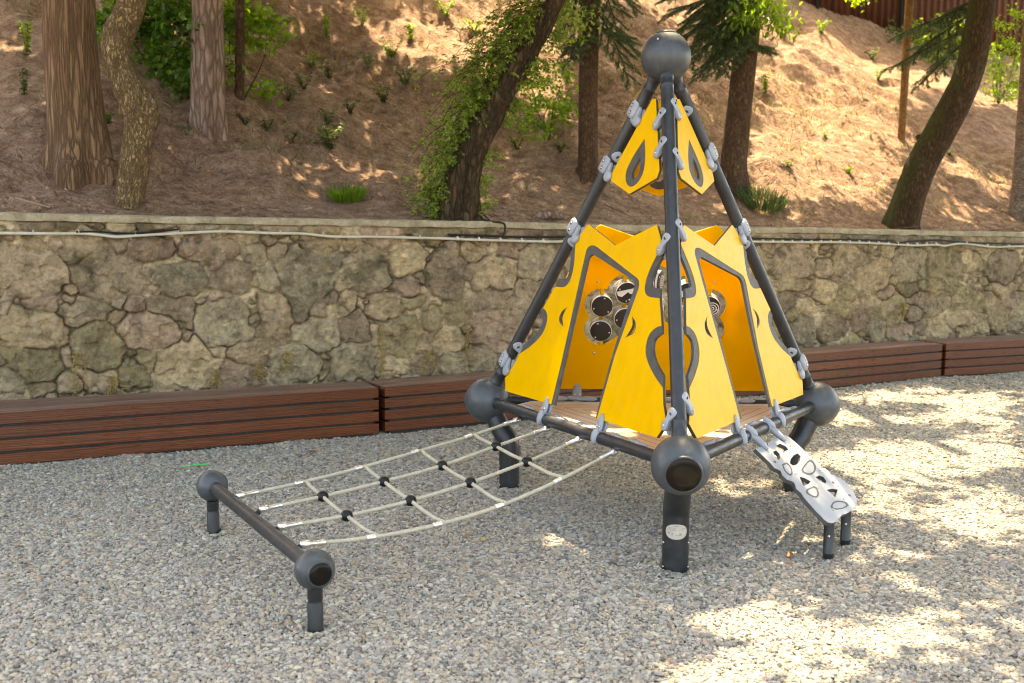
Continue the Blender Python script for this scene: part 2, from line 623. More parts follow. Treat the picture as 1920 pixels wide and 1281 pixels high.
M['bark_cedar'] = m_bark('stringy_cedar_bark', (0.1085, 0.0543, 0.0279), (0.248, 0.1395, 0.0744), (0.403, 0.2558, 0.1473), 12, 0.07, 0.15, 0.014)
M['bark_oak'] = m_bark('cracked_oak_bark', (0.10, 0.058, 0.024), (0.32, 0.205, 0.095), (0.50, 0.35, 0.18), 18, 0.38, 0.10, 0.016, 0.35)
M['bark_pine'] = m_bark('flaky_pine_bark', (0.135, 0.0743, 0.0513), (0.324, 0.2093, 0.1553), (0.4995, 0.378, 0.297), 8, 0.22, 0.0, 0.014, 0.25)
M['bark_spruce'] = m_bark('brown_spruce_bark', (0.065, 0.0338, 0.0182), (0.143, 0.078, 0.0416), (0.221, 0.13, 0.0754), 14, 0.4, 0.1, 0.010)
M['bark_vine'] = m_bark('dark_vine_bark', (0.0286, 0.0169, 0.0091), (0.0975, 0.0585, 0.0286), (0.195, 0.1235, 0.0624), 9, 0.25, 0.3, 0.02)
M['bark_mossy'] = m_bark('mossy_brown_bark', (0.04, 0.0213, 0.01), (0.1, 0.0537, 0.0225), (0.1625, 0.0975, 0.045), 15, 0.3, 0.75, 0.014, side=True)
M['bark_thin'] = m_bark('smooth_tan_bark', (0.16, 0.085, 0.030), (0.26, 0.150, 0.060), (0.34, 0.215, 0.10), 12, 0.5, 0.1, 0.004)
M['bark_birch'] = m_bark('grey_birch_bark', (0.132, 0.09, 0.066), (0.312, 0.228, 0.174), (0.432, 0.336, 0.264), 8, 2.2, 0.0, 0.006)
M['twig'] = m_bark('brown_twigs', (0.05, 0.03, 0.015), (0.10, 0.06, 0.03), (0.15, 0.10, 0.05), 20, 0.4)


def m_wall():
    m, nt, b, out = new_mat('rubble_stone_and_mortar')
    at = nd(nt, 'ShaderNodeAttribute', attribute_name='stone_colour')
    v = coords(nt)
    n1 = noise(nt, v, 22, 8, 0.72)
    n2 = noise(nt, v, 4.5, 6, 0.65)
    n3 = noise(nt, v, 55, 5, 0.75)
    col = mixc(nt, 1.0, at.outputs['Color'], ramp(nt, n1, [(0.25, (0.45, 0.43, 0.40)), (0.5, (1, 1, 1)), (0.78, (1.6, 1.55, 1.45))]), 'MULTIPLY')
    col = mixc(nt, 1.0, col, ramp(nt, n2, [(0.3, (0.72, 0.70, 0.66)), (0.7, (1.2, 1.2, 1.18))]), 'MULTIPLY')
    col = mixc(nt, ramp(nt, n3, [(0.30, (0.6, 0.6, 0.6)), (0.40, (0, 0, 0))]), col, (0.09, 0.07, 0.045))
    lf = ramp(nt, n3, [(0.60, (0, 0, 0)), (0.68, (0.6, 0.6, 0.6))])
    col = mixc(nt, lf, col, (0.58, 0.50, 0.38))
    nt.links.new(col, b.inputs['Base Color'])
    b.inputs['Roughness'].default_value = 0.88
    b.inputs['Specular IOR Level'].default_value = 0.2
    ad = nd(nt, 'ShaderNodeMath', operation='ADD')
    nt.links.new(n1, ad.inputs[0]); nt.links.new(n3, ad.inputs[1])
    bump(nt, b, ad.outputs[0], 1.0, 0.016)
    return m


M['wall'] = m_wall()


def m_concrete():
    m, nt, b, out = new_mat('weathered_concrete')
    v = coords(nt)
    n1 = noise(nt, v, 7, 8, 0.7); n2 = noise(nt, v, 45, 5, 0.7)
    col = ramp(nt, n1, [(0.28, (0.22, 0.17, 0.095)), (0.5, (0.37, 0.295, 0.185)), (0.72, (0.48, 0.40, 0.27))])
    col = mixc(nt, 1.0, col, ramp(nt, n2, [(0.3, (0.7, 0.7, 0.7)), (0.7, (1.2, 1.2, 1.2))]), 'MULTIPLY')
    nt.links.new(col, b.inputs['Base Color'])
    b.inputs['Roughness'].default_value = 0.9
    bump(nt, b, n2, 0.8, 0.008)
    return m


M['concrete'] = m_concrete()


def m_hill():
    m, nt, b, out = new_mat('pine_needle_soil')
    v = coords(nt)
    n1 = noise(nt, v, 1.1, 6, 0.65); n2 = noise(nt, v, 34, 8, 0.75); n3 = noise(nt, v, 7, 6, 0.7)
    col = ramp(nt, n3, [(0.28, (0.145, 0.073, 0.046)), (0.5, (0.35, 0.206, 0.138)), (0.74, (0.54, 0.385, 0.275))])
    col = mixc(nt, 1.0, col, ramp(nt, n2, [(0.25, (0.42, 0.42, 0.42)), (0.5, (1, 1, 1)), (0.75, (1.75, 1.7, 1.6))]), 'MULTIPLY')
    f = ramp(nt, n1, [(0.42, (0, 0, 0)), (0.66, (0.55, 0.55, 0.55))])
    col = mixc(nt, f, col, mixc(nt, 1.0, col, (1.15, 1.2, 1.0), 'MULTIPLY'))
    nt.links.new(col, b.inputs['Base Color'])
    b.inputs['Roughness'].default_value = 0.9
    b.inputs['Specular IOR Level'].default_value = 0.15
    bump(nt, b, n2, 1.0, 0.03)
    return m


M['hill'] = m_hill()


def pebble_colours(nt, fac):
    return ramp(nt, fac, [(0.0, (0.157, 0.144, 0.123)), (0.10, (0.223, 0.206, 0.174)), (0.22, (0.293, 0.271, 0.227)),
                          (0.34, (0.372, 0.318, 0.231)), (0.45, (0.337, 0.314, 0.272)), (0.58, (0.442, 0.378, 0.280)),
                          (0.68, (0.266, 0.249, 0.219)), (0.76, (0.416, 0.382, 0.321)), (0.86, (0.380, 0.288, 0.190)),
                          (0.92, (0.503, 0.447, 0.354)), (0.97, (0.363, 0.258, 0.190)), (1.0, (0.609, 0.559, 0.476))], 'CONSTANT')


def m_pebble():
    m, nt, b, out = new_mat('river_pebbles')
    at = nd(nt, 'ShaderNodeAttribute', attribute_type='INSTANCER', attribute_name='tint')
    col = pebble_colours(nt, at.outputs['Fac'])
    v = coords(nt)
    n1 = noise(nt, v, 2.2, 5, 0.65)
    col = mixc(nt, 1.0, col, ramp(nt, n1, [(0.25, (0.76, 0.76, 0.76)), (0.75, (1.2, 1.2, 1.2))]), 'MULTIPLY')
    nt.links.new(col, b.inputs['Base Color'])
    b.inputs['Roughness'].default_value = 0.66
    b.inputs['Specular IOR Level'].default_value = 0.3
    return m


M['pebble'] = m_pebble()


def m_ground():
    m, nt, b, out = new_mat('gravel_bed')
    v = coords(nt)
    vo = nd(nt, 'ShaderNodeTexVoronoi'); vo.inputs['Scale'].default_value = 55
    nt.links.new(v, vo.inputs['Vector'])
    sx = nt.nodes.new('ShaderNodeSeparateColor')
    nt.links.new(vo.outputs['Color'], sx.inputs[0])
    col = pebble_colours(nt, sx.outputs[0])
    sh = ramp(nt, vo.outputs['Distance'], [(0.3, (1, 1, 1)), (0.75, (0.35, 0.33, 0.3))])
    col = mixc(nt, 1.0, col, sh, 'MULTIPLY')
    nt.links.new(col, b.inputs['Base Color'])
    b.inputs['Roughness'].default_value = 0.8
    inv = nd(nt, 'ShaderNodeMath', operation='SUBTRACT'); inv.inputs[0].default_value = 1.0
    nt.links.new(vo.outputs['Distance'], inv.inputs[1])
    bump(nt, b, inv.outputs[0], 1.0, 0.015)
    return m


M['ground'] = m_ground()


def m_fence():
    m, nt, b, out = new_mat('rust_red_sheet_metal')
    v = coords(nt, (6, 6, 0.8))
    n1 = noise(nt, v, 2, 6, 0.65)
    col = ramp(nt, n1, [(0.3, (0.075, 0.022, 0.014)), (0.7, (0.14, 0.045, 0.028))])
    nt.links.new(col, b.inputs['Base Color'])
    b.inputs['Roughness'].default_value = 0.6
    return m


M['fence'] = m_fence()

# ------------------------------------------------------------------ the place: ground, wall line, hill
WD = A([0.85785, 0.51390, 0.0])            # along the wall
WN = A([-0.51390, 0.85785, 0.0])           # away from the viewer
W0 = A([-4.676, 1.52, 0.0]) + WN * 0.08    # u = 0 on the wall face


def wall_pt(x, y):
    P = on_plane(x, y, W0, WN)
    return float((P - W0) @ WD), float(P[2])


def wall_top(u):
    return 1.712 - 0.0128 * u


def uv_of(P):
    P = np.asarray(P)
    return (P[..., :2] - W0[:2]) @ WD[:2], (P[..., :2] - W0[:2]) @ WN[:2]


def hill_z(u, v):
    z = wall_top(u) - 0.02 + 0.17 * np.clip(v - 0.3, 0, None)
    t = v - 1.15
    z = z + 0.43 * 0.5 * (t + np.sqrt(t * t + 0.35)) - 0.43 * 0.5 * (-0.85 + math.sqrt(0.85 ** 2 + 0.35))
    k = sstep(0.35, 2.2, v)
    z = z + k * (0.42 * fbm2(u / 2.3, v / 2.3, 3, 3) + 0.22 * fbm2(u / 0.6, v / 0.6, 3, 9)) + 0.035 * fbm2(u / 0.18, v / 0.18, 3, 21)
    return z


def hill_hit(x, y):
    """where the ray through a pixel meets the slope"""
    d = ray(x, y)
    s = np.linspace(5.5, 30, 2500)
    P = CAM + s[:, None] * d
    u, v = uv_of(P)
    ok = (v > 0.15) & (P[:, 2] < hill_z(u, v))
    i = int(np.argmax(ok)) if ok.any() else len(s) - 1
    return P[i]


POSTS = [(0.012, -1.03, 0.07), (-0.88, 0.51, 0.07), (0.88, 0.51, 0.07), (-2.417, -0.568, 0.04), (-1.551, -1.923, 0.04)]


def ground_z(x, y):
    z = 0.030 * fbm2(x / 0.9 + 7, y / 0.9, 3, 4) + 0.012 * fbm2(x / 0.28, y / 0.28, 2, 14)
    for px_, py_, r_ in POSTS:      # scuffed rings of gravel round the posts
        q = np.hypot(x - px_, y - py_) / r_
        z = z + 0.020 * np.exp(-((q - 1.6) / 0.5) ** 2) * (0.6 + 1.6 * fbm2(x / 0.12 + 3, y / 0.12, 2, 24)) - 0.010 * np.exp(-(q / 1.1) ** 2)
    z = z - 0.030 * np.exp(-(np.hypot((x + 1.2) / 0.9, (y + 0.75) / 0.5)) ** 2)
    d = np.hypot(x - 0.62, y + 0.62)
    return z - 0.045 * np.exp(-(d / 0.38) ** 2) - 0.012 * np.exp(-(np.hypot(x, y + 1.03) / 0.2) ** 2)


# ------------------------------------------------------------------ ground sheet and gravel
def build_ground():
    xs = np.concatenate([[-120, -40, -15, -8], np.linspace(-6, 9, 220), [11, 18, 45, 120]])
    ys = np.concatenate([[-120, -40, -15, -8], np.linspace(-5.5, 8.5, 200), [10, 18, 45, 120]])
    X, Y = np.meshgrid(xs, ys)
    Z = ground_z(X, Y) - 0.010
    n = len(xs)
    V = np.stack([X.ravel(), Y.ravel(), Z.ravel()], 1)
    i = np.arange(len(ys) - 1)[:, None] * n + np.arange(n - 1)[None]
    Fq = np.stack([i, i + 1, i + n + 1, i + n], -1).reshape(-1, 4)
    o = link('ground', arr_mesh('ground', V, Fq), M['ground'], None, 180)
    o['kind'] = 'structure'
    # pebbles where the picture (and a step to the side of it) shows them
    pts = []
    for sp, y0, y1 in ((0.0103, -4.6, -1.6), (0.0112, -1.6, 1.0), (0.0145, 1.0, 3.4), (0.0190, 3.4, 7.4)):
        gx = np.arange(-6.5, 9.5, sp); gy = np.arange(y0, y1, sp)
        X, Y = np.meshgrid(gx, gy)
        X = X + rng.uniform(-0.6, 0.6, X.shape) * sp; Y = Y + rng.uniform(-0.6, 0.6, X.shape) * sp
        X = X.ravel(); Y = Y.ravel()
        dx = X - CAM[0]; dy = Y - CAM[1]
        dep = dx * FW[0] + dy * FW[1] + (0 - CAM[2]) * FW[2]
        px = F_PX * (dx * RT[0] + dy * RT[1]) / np.maximum(dep, 0.1)
        py = 640.5 - F_PX * ((dx * UP[0] + dy * UP[1]) - CAM[2] * UP[2]) / np.maximum(dep, 0.1)
        mg = 960 + 0.35 * F_PX / np.maximum(dep, 0.1)
        # stop at the benches
        u, v = uv_of(np.stack([X, Y], 1))
        k = (dep > 1.5) & (np.abs(px) < mg) & (py < 1420) & (v < -0.10)
        pts.append(np.stack([X[k], Y[k], np.full(k.sum(), sp)], 1))
    pts = np.concatenate(pts)
    n = len(pts)
    sz = pts[:, 2] / 0.0103
    z = ground_z(pts[:, 0], pts[:, 1]) + rng.uniform(-0.0055, 0.004, n)
    big = np.minimum(rng.lognormal(0, 0.30, n), 1.9)
    sc = np.stack([0.0090 * big * rng.uniform(0.8, 1.35, n), 0.0071 * big * rng.uniform(0.75, 1.15, n), 0.0051 * big * rng.uniform(0.75, 1.2, n)], 1)
    sc *= (1 + 0.75 * (sz - 1))[:, None]
    rot = np.stack([rng.normal(0, 0.35, n), rng.normal(0, 0.35, n), rng.uniform(0, 6.283, n)], 1)
    me = bpy.data.meshes.new('gravel')
    me.vertices.add(n)
    me.vertices.foreach_set('co', np.stack([pts[:, 0], pts[:, 1], z], 1).astype(np.float32).ravel())
    for nm, t, val, key in (('rot', 'FLOAT_VECTOR', rot, 'vector'), ('scl', 'FLOAT_VECTOR', sc, 'vector'),
                            ('tint', 'FLOAT', rng.random(n), 'value'), ('pick', 'INT', rng.integers(0, 6, n), 'value')):
        a = me.attributes.new(nm, t, 'POINT')
        a.data.foreach_set(key, np.asarray(val, np.int32 if t == 'INT' else np.float32).ravel())
    ob = bpy.data.objects.new('gravel', me)
    S.collection.objects.link(ob)
    ob['kind'] = 'stuff'
    tag(ob, 'loose grey and tan pebbles covering the playground floor', 'gravel')
    me.materials.append(M['pebble'])
    ng = bpy.data.node_groups.new('scatter_pebbles', 'GeometryNodeTree')
    ng.interface.new_socket('Geometry', in_out='INPUT', socket_type='NodeSocketGeometry')
    ng.interface.new_socket('Geometry', in_out='OUTPUT', socket_type='NodeSocketGeometry')
    N = ng.nodes; L = ng.links
    gi = N.new('NodeGroupInput'); go = N.new('NodeGroupOutput')
    gti = N.new('GeometryNodeGeometryToInstance')
    for k in range(6):
        ico = N.new('GeometryNodeMeshIcoSphere'); ico.inputs['Radius'].default_value = 1.0; ico.inputs['Subdivisions'].default_value = 3 if k < 2 else 2
        nt_ = N.new('ShaderNodeTexNoise'); nt_.inputs['Scale'].default_value = 0.8; nt_.inputs['Detail'].default_value = 2
        pos = N.new('GeometryNodeInputPosition')
        off = N.new('ShaderNodeVectorMath'); off.operation = 'ADD'; off.inputs[1].default_value = (k * 7.3, k * 3.1, 1.7 * k)
        L.new(pos.outputs[0], off.inputs[0]); L.new(off.outputs[0], nt_.inputs['Vector'])
        sub = N.new('ShaderNodeVectorMath'); sub.operation = 'SUBTRACT'; sub.inputs[1].default_value = (0.5, 0.5, 0.5)
        L.new(nt_.outputs[1], sub.inputs[0])
        s2 = N.new('ShaderNodeVectorMath'); s2.operation = 'SCALE'; s2.inputs[3].default_value = 1.1
        L.new(sub.outputs[0], s2.inputs[0])
        sp_ = N.new('GeometryNodeSetPosition')
        L.new(ico.outputs[0], sp_.inputs['Geometry']); L.new(s2.outputs[0], sp_.inputs['Offset'])
        ss = N.new('GeometryNodeSetShadeSmooth'); L.new(sp_.outputs[0], ss.inputs[0])
        sm = N.new('GeometryNodeSetMaterial'); sm.inputs['Material'].default_value = M['pebble']
        L.new(ss.outputs[0], sm.inputs[0]); L.new(sm.outputs[0], gti.inputs[0])
    iop = N.new('GeometryNodeInstanceOnPoints'); iop.inputs['Pick Instance'].default_value = True
    L.new(gi.outputs[0], iop.inputs['Points']); L.new(gti.outputs[0], iop.inputs['Instance'])
    for nm, t, sk in (('pick', 'INT', 'Instance Index'), ('rot', 'FLOAT_VECTOR', 'Rotation'), ('scl', 'FLOAT_VECTOR', 'Scale')):
        na = N.new('GeometryNodeInputNamedAttribute'); na.data_type = t; na.inputs['Name'].default_value = nm
        L.new(na.outputs['Attribute'], iop.inputs[sk])
    L.new(iop.outputs[0], go.inputs[0])
    md = ob.modifiers.new('scatter', 'NODES'); md.node_group = ng
    return n


N_PEB = build_ground()


# ------------------------------------------------------------------ hill
def build_hill():
    us = np.concatenate([np.linspace(-14, -2.2, 40), np.linspace(-2, 15, 340), np.linspace(15.4, 32, 40)])
    vs = np.concatenate([np.linspace(0.24, 9.5, 210), np.linspace(9.7, 26, 60)])
    U, Vv = np.meshgrid(us, vs)
    Z = hill_z(U, Vv)
    P = W0[None, None, :2] + U[..., None] * WD[:2] + Vv[..., None] * WN[:2]
    V = np.concatenate([P, Z[..., None]], -1).reshape(-1, 3)
    n = len(us)
    i = np.arange(len(vs) - 1)[:, None] * n + np.arange(n - 1)[None]
    Fq = np.stack([i, i + 1, i + n + 1, i + n], -1).reshape(-1, 4)
    o = link('hillside', arr_mesh('hillside', V, Fq), M['hill'], None, 180)
    o['kind'] = 'structure'
    # needles and bits of bark lying on it
    n = 110000
    u = rng.uniform(-1.5, 14.5, n); v = 0.28 + 9 * rng.random(n) ** 1.5
    z = hill_z(u, v) + 0.004
    P = np.stack([W0[0] + u * WD[0] + v * WN[0], W0[1] + u * WD[1] + v * WN[1], z], 1)
    e = 0.05
    gu = (hill_z(u + e, v) - hill_z(u - e, v)) / (2 * e); gv = (hill_z(u, v + e) - hill_z(u, v - e)) / (2 * e)
    a = rng.uniform(0, 6.283, n)
    d = np.cos(a)[:, None] * (WD[None] + gu[:, None] * A([0, 0, 1])) + np.sin(a)[:, None] * (WN[None] + gv[:, None] * A([0, 0, 1]))
    d[:, 2] += rng.uniform(-0.1, 0.35, n)
    s = np.cross(d, A([0, 0, 1.0])); s /= np.linalg.norm(s, axis=1)[:, None]
    ln = rng.uniform(0.010, 0.036, n)[:, None]; wd = np.where(rng.random(n) < 0.035, 0.010, 0.0022)[:, None] * rng.uniform(0.6, 1.4, n)[:, None]
    V = np.stack([P - d * ln - s * wd, P - d * ln + s * wd, P + d * ln + s * wd, P + d * ln - s * wd], 1).reshape(-1, 3)
    # dead sticks among the needles
    k = 150
    i0 = rng.integers(0, n, k); P2 = P[i0] + A([0, 0, 0.006]); D2 = d[i0]; S2_ = s[i0]; l2 = rng.uniform(0.06, 0.32, (k, 1)); w2 = rng.uniform(0.003, 0.008, (k, 1))
    bend = rng.normal(0, 0.15, (k, 1)) * l2 * S2_
    for a_, b_, ca, cb in ((-1, 0, 0, 1), (0, 1, 1, 0)):
        e0 = P2 + D2 * l2 * a_ + bend * ca; e1 = P2 + D2 * l2 * b_ + bend * cb
        upv = A([0, 0, 1.0]) * w2 * 1.6
        V = np.concatenate([V, np.stack([e0 - S2_ * w2, e0 + upv, e1 + upv, e1 - S2_ * w2], 1).reshape(-1, 3), np.stack([e0 + upv, e0 + S2_ * w2, e1 + S2_ * w2, e1 + upv], 1).reshape(-1, 3)])
    n = len(V) // 4
    o = link('needle_litter', arr_mesh('needle_litter', V, np.arange(4 * n).reshape(-1, 4), {'tint': ('FACE', rng.random(n) ** 1.6)}), M['litter'], None, 0)
    o['kind'] = 'stuff'
    tag(o, 'dry brown pine needles strewn over the hillside', 'needle litter')


build_hill()

# ------------------------------------------------------------------ stone wall
Z5 = lambda x, y: (x / 2.5625, 390 + y / 2.5625)
Z6 = lambda x, y: (500 + x / 2.7259, 390 + y / 2.7259)
Z7 = lambda x, y: (1400 + x / 3.5577, 400 + y / 3.5577)
ST5 = """0,210,325,425 290,140,530,275 345,230,695,420 735,270,985,415 1000,260,1200,415 1240,270,1340,400 1330,200,1605,435 850,150,1160,230 615,140,835,245 530,140,610,245 1160,165,1285,285 1290,175,1390,270 1430,150,1640,210 0,140,50,270 0,420,60,530 100,430,290,495 275,445,530,560 570,430,715,495 705,425,955,535 935,445,1200,670 1235,415,1415,635 1450,440,1560,530 1560,455,1640,530 0,500,330,670 490,480,610,565 580,500,875,670 870,590,930,660 1435,520,1615,700 40,655,300,840 335,560,600,765 730,665,1030,860 1085,640,1290,760 1285,670,1525,835 1530,680,1640,820 0,745,130,900 135,830,250,900 270,780,400,890 400,760,560,880 560,750,720,870 1040,750,1250,860 280,670,350,780 650,680,760,750 90,60,260,110 270,65,500,115 510,60,640,120 640,50,830,105 850,60,1060,110 1060,60,1220,105 1260,65,1430,125 1440,70,1640,130"""
ST6 = """390,235,625,430 600,180,815,350 625,350,770,440 755,310,820,390 815,215,1010,460 970,190,1120,260 1045,250,1260,425 1265,190,1460,365 1185,165,1300,255 510,430,690,570 385,545,520,690 665,440,805,505 780,520,915,620 890,465,1045,605 1050,415,1250,535 1250,375,1390,520 570,555,770,765 845,615,1000,760 1030,530,1330,720 270,700,565,880 760,640,840,740 580,765,720,850 730,740,860,850 870,740,1020,850 1020,695,1165,835 295,485,385,560 380,420,450,520 1170,720,1220,840 520,590,570,700 460,90,700,140 700,95,1000,150 1010,100,1190,150 1200,100,1560,160"""
ST7 = """170,220,415,430 430,310,545,425 205,435,420,515 440,430,570,585 565,225,750,435 550,410,660,480 570,480,715,595 730,300,945,530 975,230,1190,470 1190,250,1440,465 1440,225,1560,395 1570,230,1795,430 860,480,960,590 980,450,1140,545 1130,430,1320,515 740,550,880,670 865,555,1040,735 1040,550,1130,615 1050,615,1165,715 1130,520,1330,655 1360,520,1560,660 1540,520,1680,610 1690,530,1820,655 1620,440,1770,540 1745,590,1850,730 1580,610,1710,740 1310,660,1510,750 1180,670,1300,750 680,640,790,780 790,690,920,810 480,670,625,850 290,680,450,875 920,740,1090,830 1090,720,1180,820 320,560,450,670 520,585,690,680 230,640,330,720 1370,750,1540,810 1180,760,1340,810 1540,730,1600,800 1720,710,1820,790 200,520,320,620 0,120,250,180 250,110,450,175 450,120,640,180 650,120,900,190 900,130,1150,190 1160,140,1400,200 1400,150,1700,210 1700,150,1850,220"""


def build_wall():
    stones = []
    for txt, zf in ((ST5, Z5), (ST6, Z6), (ST7, Z7)):
        for t in txt.split():
            x0, y0, x1, y1 = (float(c) for c in t.split(','))
            ua, za = wall_pt(*zf(x0, y0)); ub, zb = wall_pt(*zf(x1, y1))
            stones.append([(ua + ub) / 2, (za + zb) / 2, abs(ub - ua) / 2 * 1.06, abs(za - zb) / 2 * 1.06])
    U0, U1 = -2.6, 15.5
    # rubble the picture does not show (low courses, behind the frame, beyond the edges)
    r = np.random.default_rng(3)

    def free(u, z, a, b, k=0.8):
        return all(abs(u - s[0]) > k * (a + s[2]) or abs(z - s[1]) > k * (b + s[3]) for s in stones)
    for tries in range(9000):
        a = r.uniform(0.10, 0.30) if tries < 3500 else r.uniform(0.025, 0.10)
        b = a * r.uniform(0.5, 0.85)
        u = r.uniform(U0, U1); z = r.uniform(0.0, 1.6)
        if tries < 3500 and -0.1 < u < 3.2 + 0 and z > 0.42:
            continue
        if free(u, z, a, b, 0.86 if tries < 3500 else 0.72):
            stones.append([u, z, a, b])
    stones = np.array(stones)
    n = len(stones)
    us = np.arange(U0, U1, 0.0080); zs = np.linspace(-0.06, 1.0, 215)
    U, T = np.meshgrid(us, zs)
    Zm = np.where(T > 0, T * (wall_top(U) - 0.045), T)
    wu = U + 0.020 * fbm2(U / 0.16, Zm / 0.16, 3, 31) + 0.012 * fbm2(U / 0.04, Zm / 0.04, 2, 37)
    wz = Zm + 0.020 * fbm2(U / 0.16 + 9, Zm / 0.16, 3, 41) + 0.012 * fbm2(U / 0.04, Zm / 0.04 + 4, 2, 47)
    d1 = np.full(U.shape, 9.0); d2 = np.full(U.shape, 9.0); sid = np.zeros(U.shape, int)
    for i, (su, sz_, a, b) in enumerate(stones):
        i0, i1 = np.searchsorted(us, [su - 1.5 * a - 0.06, su + 1.5 * a + 0.06])
        if i1 <= i0:
            continue
        du = wu[:, i0:i1] - su; dz = wz[:, i0:i1] - sz_
        # a stone is what is left between seven or eight straight breaks
        k = r.integers(5, 8)
        an = (np.arange(k) + r.uniform(-0.38, 0.38, k)) * 2 * math.pi / k + r.uniform(0, 1)
        d = np.full(du.shape, -9.0)
        for a_ in an:
            ca, sa = math.cos(a_), math.sin(a_)
            q_ = 3.6
            hh_ = ((abs(a * ca)) ** (q_ / (q_ - 1)) + abs(b * sa) ** (q_ / (q_ - 1))) ** ((q_ - 1) / q_)
            d = np.maximum(d, ca * du + sa * dz - hh_ * r.uniform(0.88, 1.06))
        q1 = d1[:, i0:i1]; q2 = d2[:, i0:i1]; qs = sid[:, i0:i1]
        better = d < q1
        q2[:] = np.where(better, q1, np.minimum(q2, d))
        q1[:] = np.where(better, d, q1)
        qs[:] = np.where(better, i, qs)
    # broken faces: every stone split in flat facets of its own slant
    cu, cz = wu / 0.115, wz / 0.095
    bi = np.floor(cu).astype(int); bj = np.floor(cz).astype(int)
    best = np.full(U.shape, 9.0); fac = np.zeros(U.shape)
    for di in (-1, 0, 1):
        for dj in (-1, 0, 1):
            ii, jj = bi + di, bj + dj
            fx = ii + 0.15 + 0.7 * _h2(ii, jj, 201); fy = jj + 0.15 + 0.7 * _h2(ii, jj, 203)
            dd = (cu - fx) ** 2 + (cz - fy) ** 2
            pl = (_h2(ii, jj, 205) - 0.5) * 0.030 * (cu - fx) + (_h2(ii, jj, 207) - 0.5) * 0.030 * (cz - fy) + (_h2(ii, jj, 209) - 0.5) * 0.012
            fac = np.where(dd < best, pl, fac); best = np.minimum(best, dd)
    edge = np.minimum(-d1, (d2 - d1) / 2)      # >0 inside a stone
    inside = sstep(-0.003, 0.006, edge)
    rnd = r.random((n, 6))
    tilt = (rnd[sid, 0] - 0.5) * 0.20 * (U - stones[sid, 0]) + (rnd[sid, 1] - 0.5) * 0.24 * (Zm - stones[sid, 1])
    rough = 0.030 * fbm2(U / 0.09 + 50 * rnd[sid, 2], Zm / 0.09, 4, 61) + 0.016 * np.abs(fbm2(U / 0.2 + 30 * rnd[sid, 3], Zm / 0.13, 3, 67))
    bulge = 0.016 + 0.028 * rnd[sid, 4] + 0.010 * sstep(0, 0.03, edge)
    mort = 0.008 + 0.026 * fbm2(U / 0.07, Zm / 0.05, 4, 71) + 0.008 * sstep(0.0, 0.05, -edge)
    crack = sstep(0.012, 0.0, np.abs(edge + 0.002)) * sstep(-0.10, 0.14, fbm2(U / 0.35, Zm / 0.3, 3, 77))
    chip = 0.020 * np.abs(fbm2(U / 0.055 + 20 * rnd[sid, 1], Zm / 0.045, 4, 63)) + 0.010 * fbm2(U / 0.024, Zm / 0.02, 2, 64)
    H = inside * (bulge * 1.2 + tilt + 0.7 * rough + 1.25 * fac - 0.6 * chip) + (1 - inside) * (mort + 0.012 * fbm2(U / 0.03, Zm / 0.025, 3, 65)) - 0.034 * crack
    H = np.where(T > 0.99, 0.0, H)
    P = W0 + U[..., None] * WD - H[..., None] * WN
    V = np.stack([P[..., 0], P[..., 1], Zm], -1).reshape(-1, 3)
    m = len(us)
    i = np.arange(len(zs) - 1)[:, None] * m + np.arange(m - 1)[None]
    Fq = np.stack([i, i + 1, i + m + 1, i + m], -1).reshape(-1, 4)
    pal = A([[0.526, 0.383, 0.231], [0.451, 0.332, 0.211], [0.588, 0.433, 0.252], [0.493, 0.342, 0.224], [0.493, 0.383, 0.241], [0.431, 0.332, 0.181]])
    sc = pal[(rnd[:, 5] * len(pal)).astype(int)] * (0.60 + 0.40 * rnd[:, 0])[:, None]
    mcol = A([0.60, 0.46, 0.29])[None, None] * (1 + 0.5 * fbm2(U / 0.12, Zm / 0.12, 3, 81))[..., None]
    col = inside[..., None] * sc[sid] + (1 - inside[..., None]) * mcol
    iron = sstep(0.30, 0.55, fbm2(U / 0.28 + 3, Zm / 0.2, 4, 85))[..., None] * 0.45
    col = col * (1 - iron) + iron * A([0.50, 0.36, 0.19])
    moss = (sstep(0.28, 0.55, fbm2(U / 0.22, Zm / 0.22, 4, 91)) * sstep(0.72, 1.25, Zm / 1.35 + 0.25))[..., None]
    col = col * (1 - 0.6 * moss) + 0.6 * moss * A([0.055, 0.050, 0.020])
    dark = sstep(0.05, 0.4, fbm2(U / 0.11 + 5, Zm / 0.09, 4, 93))[..., None] * inside[..., None]
    col = col * (1 - 0.30 * dark)
    col = col * (1 - 0.45 * crack[..., None])  # cracks darkened in the colour too, painting in shade the relief lacks
    lich = sstep(0.40, 0.62, fbm2(U / 0.05, Zm / 0.05, 4, 95) + 0.25 * fbm2(U / 0.6, Zm / 0.6, 2, 97))[..., None] * inside[..., None]
    col = col * (1 - 0.5 * lich) + 0.5 * lich * A([0.44, 0.39, 0.30])
    root = thing('stone_wall', 'long rubble stone retaining wall below the wooded slope', 'wall', W0)
    link('stonework', arr_mesh('stonework', V, Fq, {'stone_colour': ('POINT', np.clip(col, 0.01, 0.8).reshape(-1, 3))}), M['wall'], root, 180)
    # coping: a rough strip of concrete along the top
    us2 = np.arange(U0, U1, 0.03)
    prof = [(-0.030, -0.055), (-0.036, -0.02), (-0.030, -0.004), (-0.018, 0.0), (0.06, 0.004), (0.16, 0.003), (0.26, 0.0), (0.33, -0.006), (0.34, -0.10)]
    V = []
